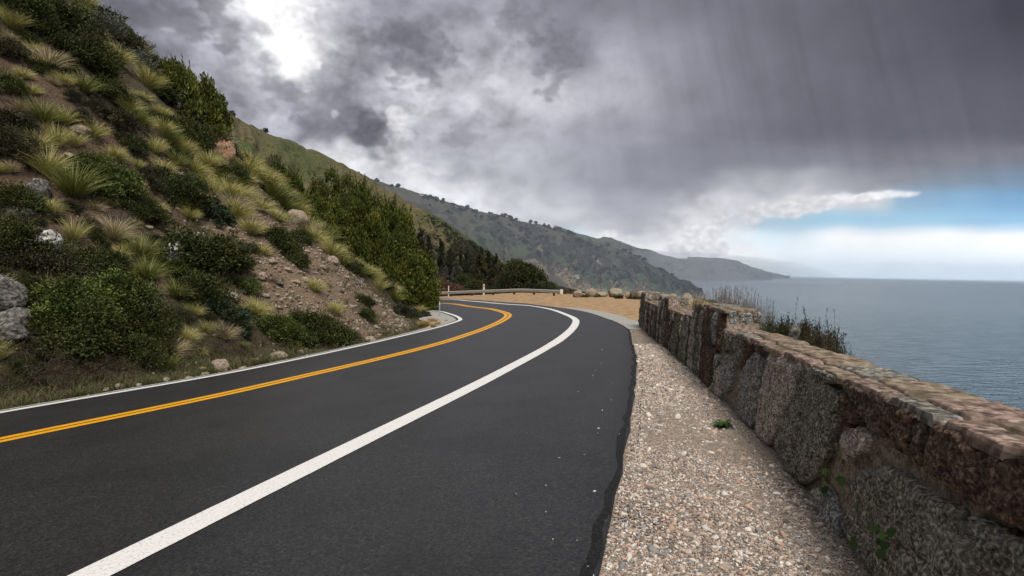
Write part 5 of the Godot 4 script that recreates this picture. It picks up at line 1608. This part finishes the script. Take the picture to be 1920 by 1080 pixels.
func make_grove() -> void:
	var dark := [Color(.032, .04, .02), Color(.045, .052, .026), Color(.022, .03, .016), Color(.055, .058, .03)]
	var brown := [Color(.075, .062, .026), Color(.05, .052, .024), Color(.1, .072, .032), Color(.038, .044, .02)]
	var grey := [Color(.12, .115, .1), Color(.09, .09, .075)]
	var oak := [Color(.06, .07, .027), Color(.042, .052, .02), Color(.085, .09, .036), Color(.03, .038, .016)]
	var con := [conifer_parts(401, dark, 10.0, 2.6, 90, 80), conifer_parts(402, dark, 10.0, 3.2, 84, 84), conifer_parts(403, brown, 10.0, 2.9, 90, 80), conifer_parts(404, brown, 10.0, 2.4, 84, 80)]
	var bare := conifer_parts(405, grey, 10.0, 2.4, 70, 34)
	var br := [broad_parts(411, oak, 9000, 26, 0.035), broad_parts(412, oak, 8000, 22, 0.036, 0.9), broad_parts(413, dark, 8500, 24, 0.036)]
	rng.seed = 500
	var names := ["crown", "trunk"]
	var label := ["dark pine in the grove beyond the guardrail", "brownish-needled pine in the grove beyond the guardrail"]
	# photo x, top y, distance, kind, crown width in metres
	for q in [[828, 456, 84, 0, 5.6], [846, 470, 80, 1, 5.6], [806, 446, 88, 0, 5.5], [788, 434, 90, 1, 5.5], [878, 474, 86, 1, 6.2], [899, 478, 76, 2, 6.0], [916, 476, 88, 0, 5.6], [930, 482, 86, 1, 5.2], [941, 498, 80, 2, 4.6], [921, 505, 72, 3, 4.4], [951, 503, 76, 3, 4.8], [963, 494, 88, 0, 5.0], [862, 480, 90, 0, 5.4], [890, 490, 92, 1, 5.4], [770, 430, 95, 0, 5.4], [905, 470, 96, 0, 5.0]]:
		var top := at_depth(q[0], q[1], q[2])
		var g := shelf_y(top.x, q[2])
		var high := maxf(4.0, top.y - g)
		plant("pine_tree", con[q[3]], Vector3(top.x, g, -q[2]), Vector3(q[4] / 5.6, high / 10.0, q[4] / 5.6), Vector3.UP, label[0 if q[3] < 2 else 1], "tree", "dark pines of the grove" if q[3] < 2 else "brownish pines of the grove", names, [M.needle, M.wood])
	for q in [[857, 488, 74, 4.0], [836, 500, 70, 2.6]]:
		var top := at_depth(q[0], q[1], q[2])
		var g := shelf_y(top.x, q[2])
		plant("bare_tree", bare, Vector3(top.x, g, -q[2]), Vector3(q[3] / 5.0, (top.y - g) / 10.0, q[3] / 5.0), Vector3.UP, "pale grey half-bare tree standing before the dark pines", "tree", "half-bare trees before the pines", names, [M.needle, M.wood])
	for q in [[974, 488, 66, 4.3, 0, "broad dark evergreen tree behind the end of the guardrail"], [1000, 500, 67, 3.6, 0, "olive-green tree leaning on the broad tree behind the guardrail"], [1023, 524, 65, 3.2, 1, "low rounded evergreen tree by the end of the guardrail"], [955, 515, 65, 3.0, 2, "dark shrubby tree between the pines and the broad tree"], [890, 520, 66, 3.0, 1, "rounded bush-like tree behind the marker paddle"], [868, 502, 69, 2.6, 1, "grey-green small tree before the dark pines"], [926, 536, 64.5, 1.7, 1, "small pale green bush behind the guardrail"], [1003, 532, 64.5, 2.6, 2, "dense dark bush behind the guardrail end"]]:
		var top := at_depth(q[0], q[1], q[2])
		var g := shelf_y(top.x, q[2]) - 0.3
		var high := maxf(1.2, top.y - g) / 0.96
		plant("broad_tree", br[q[4]], Vector3(top.x, g, -q[2]), Vector3(q[3] / 0.95, high, q[3] / 0.95), Vector3.UP, q[5], "tree", "", names, [M.leaf, M.wood])
	# brown brush on the slope left of the rail
	var red := [Color(.14, .08, .055), Color(.1, .062, .045), Color(.17, .1, .07)]
	var brush := [shrub_parts(421, 5000, 14, 0.06, red, 0.8, 0.45, 0.25), shrub_parts(422, 5000, 12, 0.06, [Color(.1, .085, .06), Color(.13, .1, .07), Color(.07, .07, .045)], 0.8, 0.45, 0.25)]
	for q in [[830, 522, 66, 2.0, 0], [856, 530, 65.5, 1.7, 0], [842, 526, 67, 1.7, 1], [826, 508, 69, 2.0, 1], [872, 540, 64.5, 1.3, 1], [1060, 543, 60.5, 1.0, 1]]:
		var top := at_depth(q[0], q[1], q[2])
		var g := shelf_y(top.x, q[2]) - 0.1
		plant("brown_bush", brush[q[4]], Vector3(top.x, g, -q[2]), Vector3(q[3], maxf(0.7, top.y - g), q[3]), Vector3.UP, "russet brown brush behind the guardrail" if q[4] == 0 else "dull brown bush behind the guardrail", "bush", "brush behind the guardrail")

func make_turnout() -> void:
	rng.seed = 610
	var shapes := []
	for k in 6:
		shapes.append(rock_mesh(60 + k, [0.6, 0.7, 0.55, 0.65, 0.8, 0.6][k], 0.14, 20))
	# boulders that close the turnout: photo x, base y, width in photo pixels, height over width, rock
	for q in [[1084, 557, 22, .5, 1, "tan boulder next to the guardrail end"], [1107, 556, 24, .5, 1, "flat-topped tan boulder in the turnout row"], [1129, 556.5, 22, .5, 4, "pale wedge-shaped boulder in the turnout row"], [1155, 557, 35, .45, 4, "widest greyish boulder in the turnout row"], [1178, 557.5, 13, .7, 1, "small tan boulder between two larger ones"], [1185, 558, 11, 1.1, 0, "narrow upright grey boulder in the turnout row"], [1202, 559, 18, .6, 1, "tan boulder by the grass clump near the wall end"], [1226, 560, 28, .55, 1, "broad tan boulder just beyond the wall end"], [1248, 562, 20, .6, 1, "rounded tan boulder behind the far wall"], [1262, 563, 18, .6, 4, "small pale boulder behind the far wall"]]:
		var p := gp(q[0], q[1])
		var w: float = q[2] * -p.z / F
		lone("boulder", shapes[rng.randi() % 6], M.rock[q[4]], p + Vector3.UP * w * q[3] * 0.42, Vector3(w, w * q[3] * 2.2, w), Vector3.UP, q[5], "boulder", "boulders closing the turnout")
	for q in [[1288, 553, 24, 30, 1, "brown block boulder behind the raised wall block"], [1327, 555, 60, 17.5, 4, "large pale lichen-covered boulder leaning behind the wall"]]:
		var top := at_depth(q[0], q[1], q[3])
		var w: float = q[2] * q[3] / F
		var g := shelf_y(top.x, q[3])
		lone("boulder", shapes[2 if q[2] > 50 else 4], M.rock[q[4]], Vector3(top.x, (top.y + g) * 0.5, -q[3]), Vector3(w, (top.y - g) * 1.5, w), Vector3.UP, q[5], "boulder")
	# green growth between the boulders
	var low := [Color(.05, .075, .025), Color(.075, .1, .035), Color(.035, .05, .02)]
	var mat_plant := [shrub_parts(431, 3000, 9, 0.09, low, 0.5, 0.3), shrub_parts(432, 3000, 8, 0.1, [Color(.04, .07, .05), Color(.06, .09, .06)], 0.5, 0.3)]
	for q in [[1095, 557, 22], [1118, 557, 14], [1160, 560, 24], [1192, 561, 26], [1232, 560, 18], [1262, 561, 14], [1180, 560, 14]]:
		var p := gp(q[0], q[1])
		var w: float = q[2] * 0.5 * -p.z / F
		plant("low_plant", mat_plant[rng.randi() % 2], p - Vector3.UP * 0.05, Vector3(w, w * 0.8, w), Vector3.UP, "low green plant growing between the turnout boulders", "plant", "plants between the boulders")
	# seeding bunch grass along the cliff edge behind the wall
	var pale := [Color(.25, .22, .13), Color(.2, .19, .09), Color(.3, .24, .16)]
	var fresh := [Color(.13, .15, .05), Color(.18, .19, .07), Color(.22, .19, .1)]
	var fount := []
	for v in 3:
		rng.seed = 640 + v
		var seeds := Shape.new()
		for k in 26:
			var a := rng.randf() * TAU
			var tip := Vector3(cos(a) * rng.randf_range(0.1, 0.6), rng.randf_range(0.8, 1.15), sin(a) * rng.randf_range(0.1, 0.6))
			seeds.tube([Vector3(0, -0.05, 0), tip * Vector3(0.4, 0.6, 0.4), tip], 0.006, 0.004, 3, Color(.26, .2, .13))
			for j in 26:
				var t := rng.randf_range(0.82, 1.12)
				seeds.leaf(tip * Vector3(t, t, t), (tip * 0.7 + rv() * 0.7).normalized() * 0.05, rv() * 0.009, pick([Color(.2, .135, .125), Color(.27, .19, .17), Color(.15, .1, .1)]))
		fount.append([tussock_mesh(650 + v, 300, pale if v == 0 else fresh, 0.2, 0.011, 0.9), seeds.mesh()])
	rng.seed = 620
	for q in [[1196, 545, 58, 24, 0], [1345, 551, 17, 40, 0], [1362, 549, 16.5, 40, 0], [1378, 551, 16, 40, 1], [1392, 553, 15, 40, 1], [1402, 552, 14, 34, 2], [1416, 562, 14, 36, 1], [1432, 570, 13, 36, 1], [1352, 556, 14.5, 40, 1], [1370, 557, 14, 40, 2], [1446, 576, 12.5, 28, 2], [1314, 549, 30, 30, 0], [1300, 551, 32, 26, 0]]:
		var top := at_depth(q[0], q[1], q[2])
		var g := shelf_y(top.x, q[2]) - 0.03
		var high := clampf(top.y - g, 0.5, 1.6)
		plant("fountain_grass", fount[q[4]], Vector3(top.x, g, -q[2]), Vector3(q[3] * 0.7 * q[2] / F, high / 1.1, q[3] * 0.7 * q[2] / F), Vector3.UP, "seeding purple-headed bunch grass behind the wall" if q[2] < 20 else "tan bunch grass at the far edge of the turnout", "grass clump", "bunch grass behind the wall" if q[2] < 20 else "grass at the turnout edge", ["blades", "seed_heads"], [M.blade, M.blade])
	# scrub on the cliff edge right behind the wall
	var scrub := [Color(.05, .06, .022), Color(.07, .075, .03), Color(.1, .085, .05), Color(.035, .042, .018)]
	var cliff := [shrub_parts(441, 9000, 20, 0.04, scrub, 0.8, 0.5, 0.3), shrub_parts(442, 9000, 20, 0.038, [Color(.11, .09, .065), Color(.075, .068, .045), Color(.06, .065, .03)], 0.75, 0.5, 0.28)]
	for q in [[1480, 586, 11.5, 1.0, 0], [1506, 591, 11.2, 1.0, 1], [1532, 597, 10.8, 0.8, 0], [1552, 614, 10.4, 0.7, 1], [1568, 628, 10.0, 0.5, 0], [1465, 590, 12.2, .7, 0], [1540, 612, 9.8, .6, 1]]:
		var top := at_depth(q[0], q[1], q[2])
		var g := shelf_y(top.x, q[2]) - 0.1
		plant("cliff_bush", cliff[q[4]], Vector3(top.x, g, -q[2]), Vector3(q[3] * 0.62, clampf(top.y - g, 0.4, 2.0) / 0.95, q[3] * 0.62), Vector3.UP, "olive green cliff-edge bush rising behind the wall top" if q[4] == 0 else "brown twiggy cliff-edge bush rising behind the wall top", "bush", "bushes behind the wall")
	var st := at_depth(1489, 612, 9.6)
	lone("stone", shapes[4], M.rock[0], st - Vector3.UP * 0.12, Vector3(.2, .42, .2), Vector3(0.2, 1, 0), "pale upright stone between the wall top and the cliff bush", "stone")

func make_far_trees() -> void:
	var dark := [Color(.022, .03, .017), Color(.03, .038, .022), Color(.017, .024, .014)]
	var oaks := [broad_parts(501, dark, 700, 10, 0.11), broad_parts(502, dark, 700, 9, 0.11, 0.85), broad_parts(503, dark, 650, 12, 0.12, 1.1)]
	var pines := [conifer_parts(511, dark, 10.0, 2.4, 40, 16), conifer_parts(512, dark, 10.0, 2.0, 40, 16)]
	rng.seed = 700
	var put := func(p: Vector3, kind: int, high: float, label: String, group: String) -> void:
		if kind == 0:
			var w := high * rng.randf_range(0.9, 1.25)
			plant("far_tree", oaks[rng.randi() % 3], p - Vector3.UP * high * 0.32, Vector3(w, high * 1.2, w), Vector3.UP, label, "tree", group, ["crown", "trunk"], [M.needle, M.wood])
		else:
			plant("far_pine", pines[rng.randi() % 2], p, Vector3.ONE * high / 10.0, Vector3.UP, label, "tree", group, ["crown", "trunk"], [M.needle, M.wood])
	# three lone trees on the skyline of the grassy spur
	for q in [[434, 221, 286, 4.0], [479, 246, 300, 2.4], [497, 252, 306, 3.8]]:
		put.call(at_depth(q[0], q[1], q[2]), 0, q[3], "small lone tree on the skyline of the grassy spur", "lone trees on the spur skyline")
	# trees along the crest of the mountain
	var mp: Callable = far.mountain
	for k in 170:
		var u := rng.randf_range(0.16, 0.985)
		if nz.get_noise_2d(u * 900.0, 5.0) < -0.12: continue
		if u > 0.8 and rng.randf() < 0.35: continue
		var v := 1.0 - 0.05 * pow(rng.randf(), 2.0)
		put.call(mp.call(u, v), 0 if rng.randf() < 0.72 else 1, rng.randf_range(6.0, 12.0), "dark tree on the crest of the long mountain", "trees on the mountain crest")
	# woods on its flank, patch by patch
	for w in [[0.30, 0.9, 22, .05, .05], [0.38, 0.82, 26, .05, .08], [0.45, 0.74, 20, .04, .06], [0.36, 0.88, 16, .03, .05], [0.55, 0.86, 14, .03, .04], [0.62, 0.72, 16, .03, .07], [0.5, 0.6, 10, .04, .05], [0.66, 0.3, 28, .035, .1], [0.6, 0.36, 18, .03, .08], [0.93, 0.75, 12, .02, .12]]:
		for k in w[2]:
			put.call(mp.call(clampf(w[0] + rng.randfn() * w[3], 0.02, 0.99), clampf(w[1] + rng.randfn() * w[4], 0.05, 0.98)), 0 if rng.randf() < 0.7 else 1, rng.randf_range(6.0, 11.0), "dark tree in a wooded fold of the long mountain", "trees in the mountain folds")
	# two pale houses among the mountain trees
	for q in [[790, 367, "tiny pale house below the wooded mountain crest", 11.0], [1081, 521, "tiny pale house among trees above the sea", 10.0]]:
		var best := 1e9
		var spot := Vector3.ZERO
		for a in 90:
			for b in 60:
				var p: Vector3 = mp.call(0.2 + 0.7 * a / 90.0, 0.04 + 0.94 * b / 60.0)
				var l := cb.inverse() * (p - EYE)
				var e := Vector2(960.0 + l.x * F / -l.z - q[0], 540.0 - l.y * F / -l.z - q[1]).length()
				if e < best:
					best = e
					spot = p
		var h := base("far_house", spot)
		tag(h, q[2], "house", "houses on the mountainside")
		var w: float = q[3]
		var ws := Shape.new()
		box_shape(ws, Vector3(0, 1.0, 0), Vector3(w, 6.0, 7.0), 0.0, 0.02)
		var wl := part("wall", ws.mesh(), M.house_wall, h)
		for k in 3:
			var ps := Shape.new()
			box_shape(ps, Vector3((k - 1) * w * 0.3, 2.3, 3.53), Vector3(1.6, 1.5, 0.1), 0.0, 0.1)
			part("window", ps.mesh(), M.window, wl)
		var rs := Shape.new()
		for e in [-1.0, 1.0]:
			var a := rs.vert(Vector3(-w * 0.55, 3.8, 4.0 * e), Vector3(0, .8, .6 * e), Color.WHITE)
			rs.vert(Vector3(w * 0.55, 3.8, 4.0 * e), Vector3(0, .8, .6 * e), Color.WHITE)
			rs.vert(Vector3(-w * 0.55, 6.2, 0), Vector3(0, .8, .6 * e), Color.WHITE)
			rs.vert(Vector3(w * 0.55, 6.2, 0), Vector3(0, .8, .6 * e), Color.WHITE)
			rs.i.append_array([a, a + 2, a + 1, a + 1, a + 2, a + 3] if e > 0 else [a, a + 1, a + 2, a + 1, a + 3, a + 2])
		for e in [-1.0, 1.0]:
			var a := rs.vert(Vector3(w * 0.5 * e, 3.8, -3.6), Vector3(e, 0, 0), Color.WHITE)
			rs.vert(Vector3(w * 0.5 * e, 3.8, 3.6), Vector3(e, 0, 0), Color.WHITE)
			rs.vert(Vector3(w * 0.5 * e, 6.1, 0), Vector3(e, 0, 0), Color.WHITE)
			rs.i.append_array([a, a + 2, a + 1] if e > 0 else [a, a + 1, a + 2])
		part("roof", rs.mesh(), M.house_roof, h)
	# chaparral dots on the spur and the mountain
	var dot := broad_parts(521, [Color(.065, .068, .042), Color(.05, .054, .034), Color(.085, .085, .05)], 60, 5, 0.34)[0] as ArrayMesh
	var where := []
	var sp: Callable = far.spur
	for k in 30000:
		var u := rng.randf_range(0.15, 0.98)
		var v := rng.randf_range(0.15, 0.95)
		var p: Vector3 = sp.call(u, v)
		var n := nz.get_noise_3d(p.x * 0.7, p.y * 0.7, p.z * 0.7)
		if lerpf(0.42, 0.9, smoothstep(0.25, 0.7, u)) - v + 0.5 * n < rng.randf_range(-0.15, 0.25): continue
		where.append(Transform3D(Basis(Vector3.UP, rng.randf() * TAU) * Basis.from_scale(Vector3(1.2, 1.0, 1.2) * rng.randf_range(0.7, 1.7)), p - Vector3.UP * 0.6))
	for k in 9000:
		var u := rng.randf_range(0.1, 0.98)
		var v := rng.randf_range(0.1, 0.97)
		var p: Vector3 = mp.call(u, v)
		if nr.get_noise_3d(p.x * 0.5, p.y * 0.5, p.z * 0.5) + (u - 0.55) * 0.55 < rng.randf_range(-0.05, 0.25): continue
		where.append(Transform3D(Basis(Vector3.UP, rng.randf() * TAU) * Basis.from_scale(Vector3(1.4, 1.0, 1.4) * rng.randf_range(1.4, 3.2)), p - Vector3.UP * 1.3))
	scatter("chaparral", dot, M.needle, where, [], "dark chaparral dotting the spur and the mountainside")
	# rocks awash at the foot of the mountain
	var rk := rock_mesh(71, 0.5, 0.2, 10)
	for q in [[1317, 552.5, 9], [1322, 553, 6], [1311, 553.5, 7], [1303, 556, 8]]:
		var r := ray(q[0], q[1])
		var p := EYE + r * ((SEA - EYE.y) / r.y)
		lone("sea_rock", rk, M.rock[0], p, Vector3.ONE * q[2] * 1.5, Vector3.UP, "dark rock awash below the mountain headland", "rock", "rocks below the headland")

func make_small_things() -> void:
	rng.seed = 808
	# weeds at the foot of the wall
	var ros := Shape.new()
	for k in 46:
		var a := rng.randf() * TAU
		var u := Vector3(cos(a), 0, sin(a))
		var reach := rng.randf_range(0.5, 1.0)
		var rise := rng.randf_range(0.05, 0.7)
		var col := pick([Color(.04, .085, .02), Color(.055, .11, .025), Color(.03, .06, .018)]) if rng.randf() < 0.82 else pick([Color(.2, .11, .06), Color(.25, .16, .08)])
		var mid := u * reach * 0.5 + Vector3.UP * rise * 0.8
		var tip := u * reach + Vector3.UP * rise * 0.45
		var side := u.cross(Vector3.UP) * 0.075
		var f := ros.v.size()
		for q in [[Vector3.ZERO, 0.25], [mid * 0.55, 0.7], [mid, 1.0], [mid.lerp(tip, 0.6), 0.75], [tip, 0.05]]:
			ros.vert(q[0] - side * q[1], Vector3.UP, col); ros.vert(q[0] + side * q[1] + Vector3.UP * 0.01, Vector3.UP, col)
		for q in 4:
			var b := f + q * 2
			ros.i.append_array([b, b + 1, b + 2, b + 1, b + 3, b + 2])
	var rp := gp(1357, 802)
	lone("weed", ros.smooth(), M.leaf, rp + Vector3(0, 0.0, 0), Vector3.ONE * 0.17, Vector3.UP, "leafy green weed rosette at the foot of the wall", "weed")
	var blade := tussock_mesh(811, 60, [Color(.06, .12, .025), Color(.09, .15, .035)], 0.3, 0.03, 1.1)
	for q in [[1212, 619, 12], [1222, 625, 12], [1253, 648, 12], [1267, 661, 12], [1291, 688, 16], [1303, 694, 18], [1248, 640, 9], [1316, 706, 10]]:
		var p := gp(q[0], q[1])
		lone("weed", blade, M.blade, p - Vector3.UP * 0.01, Vector3.ONE * q[2] * 0.7 * -p.z / F, Vector3.UP, "small green grass tuft sprouting at the foot of the wall", "weed", "grass tufts at the wall foot")
	# straggling creeper on the near stones
	var o := base("creeper", wall_point(wall_s(1690, 1040).x, 0.0, 0.06))
	tag(o, "straggling wiry creeper with a few green leaves on the near wall", "creeper")
	var on := func(x: float, y: float, out: float) -> Vector3:
		var st := wall_s(1500 + x / 4.5, 840 + y / 4.5)
		return wall_point(st.x, st.y, out) - o.position
	for q in [[[[850, 1070], [910, 890], [885, 740], [850, 590], [700, 460], [560, 390], [440, 375], [300, 250], [230, 130]], 0.0035, Color(.3, .2, .13)], [[[440, 400], [380, 310], [340, 250], [260, 100]], 0.006, Color(.06, .05, .045)], [[[240, 410], [330, 500], [450, 555], [620, 585]], 0.0035, Color(.16, .16, .1)], [[[440, 410], [560, 480], [640, 535], [730, 560]], 0.003, Color(.22, .17, .13)], [[[460, 480], [540, 340], [525, 220], [480, 150]], 0.003, Color(.13, .12, .1)], [[[730, 560], [800, 590], [860, 630]], 0.003, Color(.2, .14, .1)]]:
		var pts := []
		for e in q[0]:
			pts.append(on.call(e[0], e[1], 0.085 + 0.02 * sin(e[0] * 0.02)))
		var s := Shape.new()
		s.tube(pts, q[1], q[1] * 0.7, 5, q[2])
		part("stem", s.mesh(), M.wood, o)
	for q in [[610, 830, .026], [770, 700, .02], [850, 750, .02], [915, 735, .022], [320, 205, .022], [330, 375, .026], [300, 360, .02], [480, 290, .024], [450, 268, .018], [850, 910, .024], [880, 840, .022], [825, 805, .016], [475, 122, .012], [345, 275, .02]]:
		var s := Shape.new()
		var c: Vector3 = on.call(q[0], q[1], 0.1)
		var out := Vector3(-0.9, 0.2, 0.3)
		var along := (out.cross(rv())).normalized()
		var side := out.cross(along).normalized()
		var col := pick([Color(.05, .1, .03), Color(.07, .13, .035), Color(.035, .065, .022)])
		var mid := s.vert(c, out.normalized(), col)
		var rim := []
		for k in 12:
			var t := TAU * k / 12.0
			var r: float = q[2] * (1.0 + 0.22 * (k % 2)) * (0.75 + 0.35 * absf(cos(t * 0.5)))
			rim.append(s.vert(c + along * cos(t) * r * 1.25 + side * sin(t) * r * 0.8 + out * 0.006 * absf(sin(t)), out.normalized(), col))
		for k in 12:
			s.i.append_array([mid, rim[(k + 1) % 12], rim[k]])
		part("leaf", s.mesh(), M.leaf, o)
